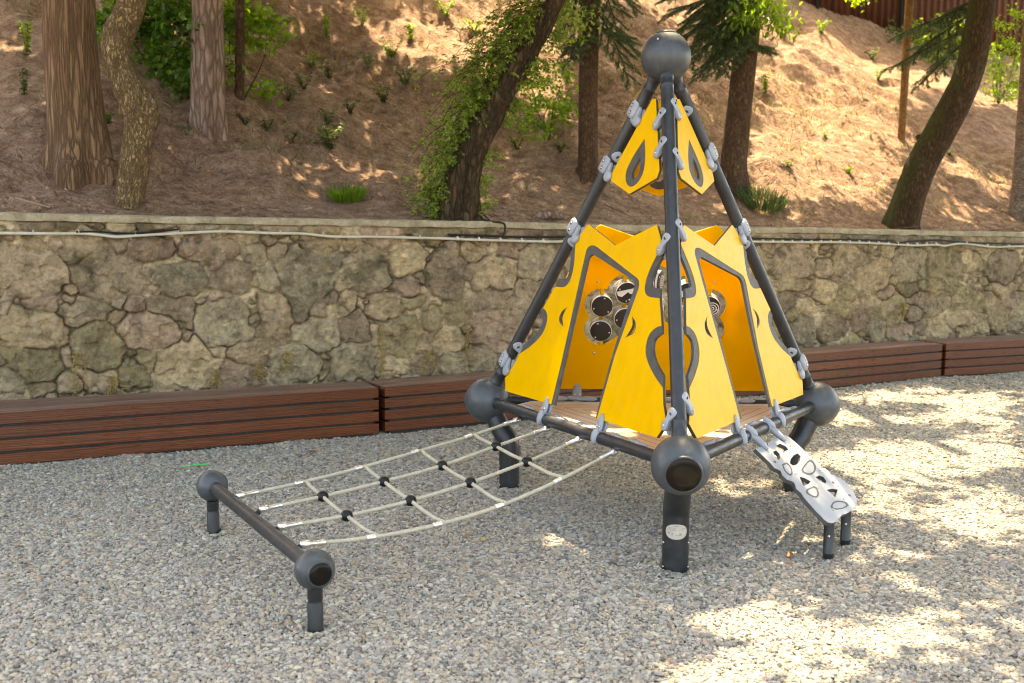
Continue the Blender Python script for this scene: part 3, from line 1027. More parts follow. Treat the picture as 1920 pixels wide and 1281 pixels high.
    for k, (dv, dz) in enumerate(prof):
        jit = 0.006 if k < 4 else 0.003
        vv = dv + jit * 2 * fbm2(us2 / 0.12, us2 * 0 + k * 3.3, 3, 101)
        zz = wall_top(us2) + dz + jit * 2 * fbm2(us2 / 0.15, us2 * 0 + k * 2.1, 3, 105) + 0.008 * fbm2(us2 / 0.9, us2 * 0, 2, 107)
        V.append(np.stack([W0[0] + us2 * WD[0] + vv * WN[0], W0[1] + us2 * WD[1] + vv * WN[1], zz], 1))
    m = len(us2)
    V = np.concatenate(V)
    i = np.arange(len(prof) - 1)[:, None] * m + np.arange(m - 1)[None]
    Fq = np.stack([i, i + 1, i + m + 1, i + m], -1).reshape(-1, 4)
    link('coping', arr_mesh('coping', V, Fq), M['concrete'], root, 60)


build_wall()


# ------------------------------------------------------------------ conduit and cable along the wall
def wall_path(pts, off, dz=0.0):
    return [W0 + wall_pt(x, y)[0] * WD - off * WN + A([0, 0, wall_pt(x, y)[1] + dz]) for x, y in pts]


def build_conduit():
    px = [(-60, 437), (0, 437), (110, 438), (160, 438), (215, 444), (245, 442), (300, 439), (380, 435), (420, 434), (500, 437), (560, 438), (610, 443), (650, 444), (700, 444), (780, 446), (825, 447), (870, 449), (940, 451), (1030, 453), (1080, 450), (1200, 451), (1400, 453), (1500, 454), (1560, 454), (1650, 457), (1700, 460), (1742, 459), (1760, 461), (1775, 458), (1800, 457), (1850, 463), (1900, 462), (1990, 464)]
    root = thing('cable_conduit', 'sagging cream conduit with a black cable tied to it along the stone wall', 'conduit', W0 + A([0, 0, 1.5]))
    path = catmull(wall_path(px, 0.085), 0.05)
    MB().tube(path, 0.0125, 10).build('conduit', M['cream'], root, 60)
    px2 = [(140, 438), (180, 437), (215, 440), (260, 440), (330, 433)]
    MB().tube(catmull(wall_path(px2, 0.095, 0.012), 0.05), 0.007, 8).build('cable', M['black'], root, 60)
    px3 = [(832, 441), (900, 443), (960, 445), (1060, 445), (1200, 446), (1400, 448), (1500, 450), (1560, 450), (1640, 452), (1668, 457), (1700, 453), (1745, 451), (1800, 455), (1860, 457), (1990, 459)]
    MB().tube(catmull(wall_path(px3, 0.090, 0.006), 0.05), 0.009, 8).build('cable', M['black'], root, 60)
    for i, x in enumerate([60, 145, 250, 330, 420, 520, 600, 700, 780, 850, 890, 930, 970, 1010, 1050] + list(range(1420, 1760, 18)) + [1800, 1840, 1880, 1910]):
        y = np.interp(x, [p[0] for p in px], [p[1] for p in px])
        P = wall_path([(x, y - 2)], 0.085)[0]
        t = WD
        MB().lathe(P - t * 0.004, t, [(0, 0.0165), (0.002, 0.0185), (0.006, 0.0185), (0.008, 0.0165)], 12).build('cable_tie', M['cream'] if i < 9 else M['white'], root, 60)
    # loose cable from the leaning tree over the coping
    P = [hill_hit(842, 409) + A([0, 0, 0.02]), hill_hit(868, 400) + A([0, 0, 0.03]), hill_hit(895, 405) + A([0, 0, 0.03]),
         W0 + wall_pt(915, 415)[0] * WD + WN * 0.05 + A([0, 0, wall_top(4) + 0.012]), W0 + wall_pt(938, 420)[0] * WD - WN * 0.055 + A([0, 0, wall_top(4.2) - 0.005])] + wall_path([(938, 432), (934, 443)], 0.09)
    o = MB().tube(catmull(P, 0.03), 0.009, 8).build('cable', M['black'], None, 60)
    o.name = 'drop_cable'
    tag(o, 'short black cable hanging over the wall top by the leaning vine covered tree', 'cable')


build_conduit()


# ------------------------------------------------------------------ benches
def build_bench(f0, f1, b0, b1, label, ztop=0.372):
    f0, f1, b0, b1 = (A([p[0], p[1], 0.0]) for p in (f0, f1, b0, b1))
    root = thing('bench', label, 'bench', (f0 + f1 + b0 + b1) / 4, 'slatted box benches along the wall')
    d = nrm(f1 - f0); n = nrm(np.cross(A([0, 0, 1.0]), d)); ln = np.linalg.norm(f1 - f0)
    ang = math.atan2(d[1], d[0])

    def board(name, c, hl, hw, hh, mat, a=ang):
        bm = MB()
        e = 0.003
        for (z, k) in ((-hh, 1), (-hh + e, 0), (hh - e, 0), (hh, 1)):
            pass
        # bevelled bar: long axis x, wobbling slightly so that no two boards are alike
        pr = [(-hw + e, -hh), (hw - e, -hh), (hw, -hh + e), (hw, hh - e), (hw - e, hh), (-hw + e, hh), (-hw, hh - e), (-hw, -hh + e)]
        xs = np.linspace(-hl, hl, 14)
        w1 = 0.0022 * (rng.random(14) - 0.5); w2 = 0.002 * (rng.random(14) - 0.5)
        vs = [(x, y + w1[i], z + w2[i]) for i, x in enumerate(xs) for y, z in pr]
        fs = [(i * 8 + k, i * 8 + (k + 1) % 8, (i + 1) * 8 + (k + 1) % 8, (i + 1) * 8 + k) for i in range(13) for k in range(8)]
        fs = [f[::-1] for f in fs] + [tuple(range(8)), tuple(13 * 8 + k for k in range(7, -1, -1))]
        bm.add(vs, fs)
        o = bm.build(name, mat, None, 40)
        o.location = tuple(c); o.rotation_euler = (0, 0, a)
        o.parent = root
        o.matrix_parent_inverse = root.matrix_basis.inverted()
        return o
    mid = (f0 + f1) / 2
    hb = 0.0380
    for k in range(4):
        board('front_slat', mid + n * 0.012 + A([0, 0, ztop - hb - k * 0.0925]), ln / 2, 0.012, hb if k else hb, M['wood'])
    for e0, e1 in ((f0, b0), (f1, b1)):
        dd = nrm(e1 - e0); a2 = math.atan2(dd[1], dd[0]); l2 = np.linalg.norm(e1 - e0)
        s_ = 1 if e0 is f0 else -1
        for k in range(4):
            board('end_slat', e0 + dd * (l2 / 2 + 0.02) + d * s_ * 0.014 + A([0, 0, ztop - hb - 0.004 - k * 0.0925]), l2 / 2 - 0.03, 0.010, hb, M['wood'], a2)
    nt_ = 6
    dep0 = np.linalg.norm(b0 - f0); dep1 = np.linalg.norm(b1 - f1)
    for k in range(nt_):
        t0 = (k + 0.5) / nt_
        c0 = f0 + (b0 - f0) * t0; c1 = f1 + (b1 - f1) * t0
        if k == 0:
            c0 = c0 + n * 0.014; c1 = c1 + n * 0.014
        dd = nrm(c1 - c0)
        hw = (dep0 + dep1) / 2 / nt_ / 2 - 0.004 - (0.014 if k == 0 else 0)
        board('seat_slat', (c0 + c1) / 2 + A([0, 0, ztop - 0.012 + 0.0015 * rng.random()]), np.linalg.norm(c1 - c0) / 2 - 0.004, hw, 0.012, M['woodtop'], math.atan2(dd[1], dd[0]))
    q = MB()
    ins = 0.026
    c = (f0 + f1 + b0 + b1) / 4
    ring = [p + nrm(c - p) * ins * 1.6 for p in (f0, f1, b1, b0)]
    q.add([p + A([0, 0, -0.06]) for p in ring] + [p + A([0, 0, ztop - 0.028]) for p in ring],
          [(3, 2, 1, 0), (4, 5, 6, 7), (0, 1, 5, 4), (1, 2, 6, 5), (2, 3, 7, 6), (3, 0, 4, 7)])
    q.build('frame', M['wooddark'], root, 0)  # inner box kept near black: its colour stands in for shade between slats


build_bench((-6.1, -0.15), (-1.985, 2.135), (-6.45, 0.50), (-2.16, 2.49), 'dark red slatted bench at the far left, cut by the frame edge')
build_bench((-1.945, 2.19), (0.80, 3.955), (-2.165, 2.535), (0.56, 4.33), 'slatted bench behind the left ball of the climbing pyramid')
build_bench((0.83, 3.975), (3.545, 5.725), (0.59, 4.35), (3.31, 6.10), 'slatted bench right of the pyramid, ending at the gap before the last bench')
build_bench((3.60, 5.765), (6.9, 7.30), (3.37, 6.15), (6.70, 7.73), 'rightmost slatted bench, running out of the frame')

# ------------------------------------------------------------------ climbing pyramid
LS, HH, ZB = 2.05433, 2.02848, 0.545
RB = 0.14
rr = LS / math.sqrt(3)
Q = {k: A([rr * math.cos(math.radians(a)), rr * math.sin(math.radians(a)), ZB]) for k, a in (('F', -90), ('R', 30), ('L', 150))}
Q['A'] = A([0, 0, ZB + HH])


def face_frame(a, b):
    ex = nrm(b - a); n = nrm(np.cross(b - a, Q['A'] - a))
    return (a + b) / 2, ex, np.cross(n, ex), n


FACES = {'FL': face_frame(Q['L'], Q['F']), 'FR': face_frame(Q['F'], Q['R']), 'FB': face_frame(Q['R'], Q['L'])}
PYR = thing('climbing_pyramid', 'dark grey tube climbing pyramid with yellow panels and ball joints standing in the gravel', 'climbing frame', (0, 0, 0))

R_POLE, R_RAIL, R_LEG = 0.036, 0.032, 0.064


def cap_disc(o, n, r, name, parent, mat):
    m = MB()
    m.lathe(o, n, [(-0.012, r), (0.003, r), (0.006, r - 0.003), (0.0075, r * 0.55), (0.0078, 0.004)], 40)
    return m.build(name, mat, parent, 50)


def joint_ball(c, r, name, parent, capn=None, caprad=0.084):
    m = MB()
    nu, nv = 48, 28
    m.ellipsoid(c, (A([1, 0, 0]), A([0, 1, 0]), A([0, 0, 1])), (r, r, r), nu, nv)
    if capn is not None:
        cn = nrm(capn); dc = math.sqrt(r * r - caprad * caprad) - 0.004
        m.v = [tuple(A(p) - cn * max(0.0, (A(p) - c) @ cn - dc)) for p in m.v]
    ob = m.build(name, M['ball'], parent, 180)
    if capn is not None:
        capn = nrm(capn)
        d = math.sqrt(r * r - caprad * caprad)
        k = MB()
        k.lathe(c + capn * (d - 0.02), capn, [(0, caprad + 0.004), (0.017, caprad + 0.006), (0.0235, caprad + 0.002), (0.024, caprad - 0.004)], 48)
        k.build('cap_rim', M['ball'], ob, 50)
        cap_disc(c + capn * (d - 0.001) + capn * 0.004, capn, caprad - 0.003, 'cap', ob, M['gloss'])
    return ob


joint_ball(Q['F'], RB, 'joint_ball', PYR, (0.02, -0.985, -0.17))
joint_ball(Q['L'], RB, 'joint_ball', PYR, (-0.866, 0.5, -0.17))
joint_ball(Q['R'], RB, 'joint_ball', PYR, (0.866, 0.5, -0.17))
ab = joint_ball(Q['A'], RB * 0.985, 'joint_ball', PYR)
MB().lathe(Q['A'] + A([0, 0, RB * 0.985 - 0.012]), (0, 0, 1), [(0, 0.055), (0.006, 0.056), (0.0125, 0.05), (0.0135, 0.02)], 40).build('cap', M['ball'], ab, 50)
MB().ellipsoid(Q['A'] + 0.138 * nrm(A([-0.40, -0.72, 0.60])), (A([1, 0, 0]), A([0, 1, 0]), A([0, 0, 1])), (0.006, 0.006, 0.006), 10, 6).build('bolt', M['steel'], ab, 180)

for k in 'LFR':
    d = nrm(Q['A'] - Q[k])
    p0 = Q[k] + d * (RB - 0.01); p1 = Q['A'] - d * (RB - 0.012)
    ln = np.linalg.norm(p1 - p0)
    m = MB()
    m.lathe(p0, d, [(0, 0.040), (0.012, 0.041), (0.020, 0.038), (0.030, R_POLE), (0.075, R_POLE), (0.078, R_POLE + 0.0018), (0.084, R_POLE + 0.0018), (0.087, R_POLE)] +
            [(t, R_POLE) for t in np.linspace(0.12, ln - 0.12, 8)] + [(ln - 0.075, R_POLE), (ln - 0.072, R_POLE + 0.0018), (ln - 0.066, R_POLE + 0.0018), (ln - 0.063, R_POLE), (ln - 0.02, R_POLE), (ln - 0.012, 0.040), (ln, 0.040)], 32)
    m.build('pole', M['pipe'], PYR, 40)
    # foot: slanting stub, then a vertical post into the gravel
    inw = nrm(-Q[k] * A([1, 1, 0]))
    b = Q[k] + inw * (0.157 if k == 'F' else 0.168)
    path = [Q[k] + A([0, 0, -0.06]) + inw * 0.03, Q[k] + inw * 0.085 + A([0, 0, -0.15])]
    bend = b * A([1, 1, 0]) + A([0, 0, 0.295])
    path = catmull([Q[k] + inw * 0.045 + A([0, 0, -0.075]), Q[k] + inw * 0.125 + A([0, 0, -0.205])], 0.06) + [bend + A([0, 0, 0.02]) - inw * 0.012, bend - A([0, 0, 0.02])] + [A([b[0], b[1], z]) for z in (0.20, 0.1, 0.0, -0.15)]
    leg = MB().tube(path, R_LEG, 36).build('leg', M['pipe'], PYR, 50)
    for z in (0.035, 0.155):
        for s in (-1, 1):
            q = A([b[0], b[1], z + ground_z(b[0], b[1])]) + R_LEG * nrm(A([s * 0.93, -0.37, 0]))
            MB().ellipsoid(q, (A([1, 0, 0]), A([0, 1, 0]), A([0, 0, 1])), (0.006, 0.006, 0.006), 10, 6).build('bolt', M['steel'], leg, 180)
    if k == 'F':
        LEGF = leg; LEGFB = b

# sticker on the front foot
def sticker():
    c0 = on_plane(1270, 998, LEGFB - A([0, R_LEG, 0]), A([0, 1.0, 0]))
    a0 = math.atan2(CAM[1] - LEGFB[1], CAM[0] - LEGFB[0]) + 0.06
    st = bpy.data.objects

    def patch(name, cx, cz, hx, hz, mat, r, parent, n=28, sq=2.0):
        m = MB()
        vs = [A([0, 0, 0])]
        pts = [(0, 0)] + [(hx * math.copysign(abs(math.cos(t)) ** (2 / sq), math.cos(t)), hz * math.copysign(abs(math.sin(t)) ** (2 / sq), math.sin(t))) for t in np.linspace(0, 2 * math.pi, n, endpoint=False)]
        # ring strips so that the patch bends round the tube
        vs = []
        rings = 5
        for k in range(1, rings + 1):
            for x, z in pts[1:]:
                vs.append((cx + x * k / rings, cz + z * k / rings))
        vs = [(cx, cz)] + vs
        P = [A([LEGFB[0] + r * math.cos(a0 + x / R_LEG), LEGFB[1] + r * math.sin(a0 + x / R_LEG), c0[2] + z]) for x, z in vs]
        fs = [(0, 1 + k, 1 + (k + 1) % n) for k in range(n)]
        for q in range(rings - 1):
            fs += [(1 + q * n + k, 1 + (q + 1) * n + k, 1 + (q + 1) * n + (k + 1) % n, 1 + q * n + (k + 1) % n) for k in range(n)]
        m.add(P, fs)
        return m.build(name, mat, parent, 180)
    s = patch('sticker', 0, 0, 0.056, 0.037, M['sticker'], R_LEG + 0.0008, LEGF, 36, 2.25)
    # the marks are too small to read in the photograph: emblem, lines of text, two pictograms
    V = MB()
    return s, patch


STK, _patch = sticker()


def sticker_marks():
    r = R_LEG + 0.0016
    for nm, x, z, hx, hz, mt in (('emblem', 0.002, 0.0285, 0.0042, 0.0042, 'pink'), ('emblem', -0.005, 0.027, 0.0035, 0.0022, 'ink'), ('emblem', 0.008, 0.027, 0.003, 0.0022, 'ink'),
                                 ('print', -0.022, 0.019, 0.020, 0.0008, 'ink'), ('print', -0.025, 0.0135, 0.018, 0.0007, 'ink'), ('print', -0.018, 0.008, 0.022, 0.0007, 'ink'),
                                 ('print', 0.033, 0.015, 0.011, 0.0012, 'ink'), ('print', 0.034, 0.009, 0.008, 0.0007, 'ink'),
                                 ('print', -0.036, -0.006, 0.005, 0.0022, 'ink'), ('print', -0.020, -0.010, 0.0022, 0.0055, 'ink'), ('print', 0.002, -0.016, 0.006, 0.0012, 'ink'),
                                 ('print', 0.017, -0.0135, 0.004, 0.0036, 'ink'), ('print', 0.022, -0.011, 0.002, 0.0045, 'ink')):
        # a0 grows to the left as seen by the viewer
        _patch(nm, x, z, hx, hz, M[mt], r, LEGF, 12, 2.0 if nm == 'emblem' else 4.0)


sticker_marks()

for a, b in (('L', 'F'), ('F', 'R'), ('R', 'L')):
    d = nrm(Q[b] - Q[a])
    p0 = Q[a] + d * (RB - 0.008); ln = LS - 2 * (RB - 0.008)
    MB().lathe(p0, d, [(0, 0.036), (0.012, 0.036), (0.016, R_RAIL)] + [(t, R_RAIL) for t in np.linspace(0.1, ln - 0.1, 8)] + [(ln - 0.016, R_RAIL), (ln - 0.012, 0.036), (ln, 0.036)], 28).build('rail', M['pipe'], PYR, 40)

# deck
ins = 0.062
tri = []
rr2 = rr - 2 * ins
cut = 0.17
cs = [A([rr2 * math.cos(math.radians(a)), rr2 * math.sin(math.radians(a))]) for a in (-90, 30, 150)]
for i in range(3):
    p, a, b = cs[i], cs[i - 1], cs[(i + 1) % 3]
    tri.append(tuple(p + nrm(a - p) * cut)); tri.append(tuple(p + nrm(b - p) * cut))
DK = (A([0, 0, 0.0]), A([1.0, 0, 0]), A([0, 1.0, 0]), A([0, 0, 1.0]))
MB().plate([tri], DK, 0.532, 0.552).build('deck', M['deck'], PYR, 20)

# panels -------------------------------------------------------------
def mirror(h):
    """h: half outline from the top middle down the right edge; closes it on the left"""
    return h, [(-x, y) for x, y in h[::-1] if abs(x) > 1e-6]


def smooth_poly(pts, keep=(), n=4):
    return pts


def arc_pts(pts, n=5):
    """catmull through the given open run of 2-D points"""
    P = catmull([A(p) for p in pts], max(1e-3, sum(np.hypot(pts[i + 1][0] - pts[i][0], pts[i + 1][1] - pts[i][1]) for i in range(len(pts) - 1)) / (n * (len(pts) - 1))))
    return [tuple(p) for p in P]


EDGE_T = [(0.0, 1.032), (0.335, 1.150), (0.349, 1.146), (0.434, 1.052)]
SK_N1 = arc_pts([(0.434, 1.045), (0.412, 0.985), (0.388, 0.92), (0.377, 0.855), (0.386, 0.805), (0.412, 0.778), (0.455, 0.768), (0.535, 0.767)], 4)
SK_N2 = arc_pts([(0.612, 0.630), (0.572, 0.617), (0.536, 0.588), (0.522, 0.545), (0.535, 0.487), (0.580, 0.435), (0.655, 0.382), (0.752, 0.330)], 4)
CO_N1 = arc_pts([(0.462, 0.985), (0.438, 0.925), (0.424, 0.868), (0.428, 0.834), (0.450, 0.820), (0.514, 0.818)], 4)
CO_N2 = arc_pts([(0.628, 0.594), (0.602, 0.577), (0.580, 0.552), (0.592, 0.502), (0.640, 0.448), (0.728, 0.390)], 4)
BOT = [(0.790, 0.252), (0.852, 0.168), (0.805, 0.089)]
D_OUT = [(0.258, 0.093)] + arc_pts([(0.272, 0.438), (0.304, 0.642), (0.330, 0.800)], 3) + arc_pts([(0.329, 0.822), (0.316, 0.846), (0.288, 0.862)], 3) + \
        arc_pts([(-0.182, 1.018), (-0.228, 1.027), (-0.268, 1.022), (-0.290, 1.000), (-0.291, 0.965)], 4) + [(-0.244, 0.334), (-0.236, 0.093)]
D_IN = [(0.243, 0.093), (0.240, 0.240), (0.247, 0.477), (0.266, 0.664)] + arc_pts([(0.284, 0.795), (0.284, 0.815), (0.272, 0.836), (0.250, 0.850)], 3) + \
       arc_pts([(-0.164, 0.964), (-0.200, 0.974), (-0.236, 0.968), (-0.250, 0.950), (-0.250, 0.925)], 3) + [(-0.207, 0.181), (-0.203, 0.093)]


def outline(half, door):
    """half outline down the right, along the bottom with the doorway cut in, up the left"""
    right, left = mirror(half)
    return right + (door or []) + left


def lens(sgn):
    r = arc_pts([(0.302, 0.662), (0.352, 0.634), (0.374, 0.600), (0.360, 0.566), (0.297, 0.538)], 4) + arc_pts([(0.318, 0.566), (0.334, 0.605), (0.322, 0.640)], 4)
    return [(sgn * (x + 0.024), y) for x, y in r]


def lens_in(sgn, k=0.78):
    p = lens(1)
    cx = sum(q[0] for q in p) / len(p); cy = sum(q[1] for q in p) / len(p)
    return [(sgn * (cx + (x - cx) * k), cy + (y - cy) * k) for x, y in p]


def circle_union(cs, r, n=150):
    cx = sum(c[0] for c in cs) / len(cs); cy = sum(c[1] for c in cs) / len(cs) - 0.01
    out = []
    for k in range(n):
        a = 2 * math.pi * k / n
        dx, dy = math.cos(a), math.sin(a)
        best = 0
        for x, y in cs:
            ox, oy = x - cx, y - cy
            t = ox * dx + oy * dy
            h = r * r - (ox * ox + oy * oy - t * t)
            if h > 0:
                best = max(best, t + math.sqrt(h))
        out.append((cx + dx * best, cy + dy * best))
    return out


SPIN = [(s * x, y) for s in (1, -1) for x, y in ((0.322, 0.652), (0.322, 0.490), (0.185, 0.738), (0.185, 0.572))] + [(0.008, 0.805), (0.008, 0.640)]

half_sk = EDGE_T + SK_N1 + SK_N2 + BOT
half_co = EDGE_T + CO_N1 + [(0.535, 0.767), (0.612, 0.630)] + CO_N2 + [(0.752, 0.330)] + BOT
TH = 0.0075


def lower_panel(fk, door):
    fr = FACES[fk]
    if door:
        sk_holes = [lens(1), lens(-1)]; co_holes = [lens_in(1), lens_in(-1)]
        sk_o = outline(half_sk, D_OUT); co_o = outline(half_co, D_IN)
    else:
        hole = circle_union(SPIN, 0.104)
        sk_holes = [hole]; co_holes = [[(x, y) for x, y in circle_union(SPIN, 0.1025)]]
        sk_o = co_o = outline(EDGE_T + BOT, None)
    m = MB()
    if not door:
        m.plate([sk_o] + sk_holes, fr, -TH, TH)
        return m.build('panel', M['glow'], PYR, 20)
    m.plate([sk_o] + sk_holes, fr, TH - 0.0005, TH + 0.0022)
    m.plate([sk_o] + sk_holes, fr, -TH - 0.0022, -TH + 0.0005)
    p = m.build('panel', M['yellow'], PYR, 20)
    MB().plate([co_o] + co_holes, fr, -TH, TH).build('panel_core', M['core'], p, 20)
    return p


def upper_panel(fk):
    fr = FACES[fk]
    o = [(0.022, 1.868), (-0.012, 1.868), (-0.233, 1.450), (-0.222, 1.408), (0.005, 1.326), (0.231, 1.408), (0.238, 1.450)]
    tout = arc_pts([(0.014, 1.642), (0.060, 1.555), (0.086, 1.478), (0.084, 1.425), (0.054, 1.383), (0.010, 1.366), (-0.038, 1.379), (-0.075, 1.416), (-0.086, 1.466), (-0.062, 1.530), (-0.024, 1.590), (0.014, 1.642)], 4)[:-1]
    tin = arc_pts([(0.016, 1.535), (0.036, 1.495), (0.044, 1.452), (0.034, 1.424), (0.010, 1.409), (-0.014, 1.424), (-0.024, 1.452), (-0.010, 1.492), (0.016, 1.535)], 4)[:-1]
    m = MB()
    m.plate([o, tout], fr, TH - 0.0005, TH + 0.0022)
    m.plate([o, tout], fr, -TH - 0.0022, -TH + 0.0005)
    p = m.build('panel', M['yellow'], PYR, 20)
    MB().plate([o, tin], fr, -TH, TH).build('panel_core', M['core'], p, 20)


lower_panel('FL', True)
lower_panel('FR', True)
BACK = lower_panel('FB', False)
for k in FACES:
    upper_panel(k)

# spinning drums in the back panel -----------------------------------
def drums():
    o, ex, ey, n = FACES['FB']
    inn = -n                                        # towards the viewer
    ex2 = -ex
    for i, (s, v) in enumerate(SPIN):
        c = o + s * ex + v * ey
        # each drum has been turned on its upright axle
        ta = math.radians((5, -4, 16, 9, -3, -8, 6, 4, 68, -14)[i])
        inn = math.cos(ta) * (-n) + math.sin(ta) * (-ex)
        ex2 = nrm(np.cross(ey, inn))
        m = MB()
        prof = []
        hw, r = 0.034, 0.067
        m.lathe(c - inn * hw, inn, [(0, r - 0.004), (0.003, r), (0.065, r), (0.068, r - 0.004)], 44)
        d = m.build('drum', M['white'], PYR, 40)
        for q in (-0.020, -0.007, 0.006, 0.019):
            MB().lathe(c + inn * (q - 0.0025), inn, [(0, r + 0.0002), (0.0005, r + 0.001), (0.0045, r + 0.001), (0.005, r + 0.0002)], 44).build('stripe', M['drumface'], d, 40)
        for sg in (1, -1):
            MB().lathe(c + inn * sg * hw, inn * sg, [(-0.002, r - 0.003), (0.002, r - 0.003), (0.003, r - 0.006)], 44).build('face', M['drumface'], d, 40)
        for a in (75, 195, 315):
            a = math.radians(a + 37 * i)
            MB().ellipsoid(c + inn * (hw + 0.004) + 0.052 * (math.cos(a) * ex2 + math.sin(a) * ey), (ex2, ey, inn), (0.006, 0.006, 0.004), 10, 6).build('bolt', M['steel'], d, 180)
        for sg in (1, -1):
            MB().tube([c + ey * sg * (r - 0.002), c + ey * sg * (r + 0.036)], 0.0125, 14).build('axle', M['yellow'], d, 40)
        fr = (c, ex2, ey, inn)
        zz = hw + 0.0035
        if i in (6, 2):    # white shapes printed on the faces that are turned
            MB().plate([[(-0.062, 0.014), (-0.055, -0.012), (-0.03, -0.022), (-0.005, -0.004), (0.008, 0.006), (0.022, -0.008), (0.045, -0.008), (0.060, 0.010), (0.058, 0.028)]], fr, zz, zz + 0.0008).build('print', M['white'], d, 0)
            MB().plate([[(0.01, -0.045), (0.03, -0.052), (0.034, -0.044), (0.018, -0.038)]], fr, zz, zz + 0.0008).build('print', M['white'], d, 0)
        if i in (4, 8, 5, 7):
            for q in (0.012, 0.026, 0.040):
                ring = [(q * math.cos(t), q * math.sin(t)) for t in np.linspace(0, 2 * math.pi, 28, endpoint=False)]
                rin = [((q - 0.006) * math.cos(t), (q - 0.006) * math.sin(t)) for t in np.linspace(0, 2 * math.pi, 28, endpoint=False)]
                MB().plate([ring, rin], (c + ex2 * 0.02 - ey * 0.008, ex2, ey, inn), zz, zz + 0.0008).build('print', M['white'], d, 0)
    inn, ex2 = -n, -ex
    # screws in the panel round the drums
    for s, v in ((0.345, 0.80), (0.36, 0.335), (-0.345, 0.80), (-0.36, 0.335), (0.0, 0.36)):
        MB().ellipsoid(o + s * ex + v * ey + inn * (TH + 0.003), (ex2, ey, inn), (0.008, 0.008, 0.003), 12, 6).build('bolt', M['steel'], BACK, 180)


drums()

# clamps -------------------------------------------------------------
SLH = math.sqrt(HH ** 2 + (LS / 2 / math.sqrt(3)) ** 2)


def pole_clamp(pk, fk, v, style):
    """grey clamp on pole pk at face height v, gripping the panel of face fk"""
    o, ex, ey, n = FACES[fk]
    t = nrm(Q['A'] - Q[pk])
    P = Q[pk] + (Q['A'] - Q[pk]) * (v / SLH)
    d = n - 0
    d = nrm(np.cross(n, t))
    if d @ (o - Q[pk]) < 0:
        d = -d
    out = n if fk != 'FB' else -n
    m = MB()
    tl = nrm(d * 0.80 - t * 0.60)
    tw = nrm(np.cross(out, tl))

    def casting(c, ax, pts, z0, z1, rnd=0.006):
        """rounded flat casting: outline in (ax[0], ax[1]) about c, from z0 to z1 along ax[2]"""
        P = arc_pts(pts + [pts[0]], 5)[:-1]
        k = len(P)
        vs = []
        R_ = max(math.hypot(*p) for p in P)
        lv = [(z0, 1 - rnd * 1.2 / R_), (z0 + rnd * 0.4, 1 - rnd * 0.3 / R_), (z0 + rnd, 1.0), (z1 - rnd, 1.0), (z1 - rnd * 0.4, 1 - rnd * 0.3 / R_), (z1 - rnd * 0.1, 1 - rnd * 1.0 / R_), (z1, 0.55)]
        for z, sc_ in lv:
            vs += [c + ax[0] * p[0] * sc_ + ax[1] * p[1] * sc_ + ax[2] * z for p in P]
        fs = [(q * k + i, q * k + (i + 1) % k, (q + 1) * k + (i + 1) % k, (q + 1) * k + i) for q in range(len(lv) - 1) for i in range(k)]
        fs += [tuple(range(k - 1, -1, -1)), tuple((len(lv) - 1) * k + i for i in range(k))]
        m.add(vs, fs)
    BONE = [(-0.036, 0.0), (-0.030, 0.022), (-0.010, 0.031), (0.014, 0.024), (0.034, 0.017), (0.056, 0.023), (0.078, 0.022), (0.092, 0.010), (0.094, -0.006), (0.080, -0.021), (0.056, -0.024), (0.034, -0.018), (0.014, -0.025), (-0.010, -0.031), (-0.030, -0.022)]
    if style == 'eye':
        casting(P + out * 0.006 + d * 0.016, (tl, tw, out), BONE, 0.006, 0.034, 0.012)
        c = m.build('clamp', M['clamp'], PYR, 50)
        q = P + out * 0.0400 + d * 0.014 + t * 0.002
        MB().ellipsoid(q, (nrm(t + 0.6 * d), nrm(d - 0.6 * t), out), (0.011, 0.0055, 0.0035), 14, 8).build('slot', M['slot'], c, 180)
        MB().ellipsoid(P + out * 0.0405 + d * 0.016 + tl * 0.066, (t, d, out), (0.0075, 0.0075, 0.004), 12, 6).build('bolt', M['steel'], c, 180)
    else:
        SAD = [(-0.046, -0.034), (-0.050, 0.0), (-0.042, 0.032), (0.0, 0.040), (0.040, 0.034), (0.050, 0.0), (0.044, -0.034), (0.0, -0.040)]
        casting(P + d * 0.004, (t, d, out), SAD, 0.018, 0.049, 0.016)
        casting(P + d * 0.028 - t * 0.008, (tl, tw, out), [(x * 0.9, y * 1.35) for x, y in BONE], 0.004, 0.030, 0.011)
        c = m.build('clamp', M['clamp'], PYR, 50)
        for s in (-1, 1):
            q = P + out * 0.0480 + d * (0.004 - s * 0.007) + t * s * 0.019
            MB().lathe(q - out * 0.002, out, [(0, 0.0115), (0.003, 0.0115), (0.0034, 0.0085)], 16).build('slot', M['slot'], c, 40)
            MB().ellipsoid(q + out * 0.001, (t, d, out), (0.0075, 0.0075, 0.004), 12, 6).build('bolt', M['steel'], c, 180)
    # tongue on the other side of the panel
    m = MB()
    casting(P + d * 0.030 - t * 0.006, (tl, tw, -out), BONE, 0.004, 0.026, 0.010)
    m.build('clamp', M['clamp'], c, 50)


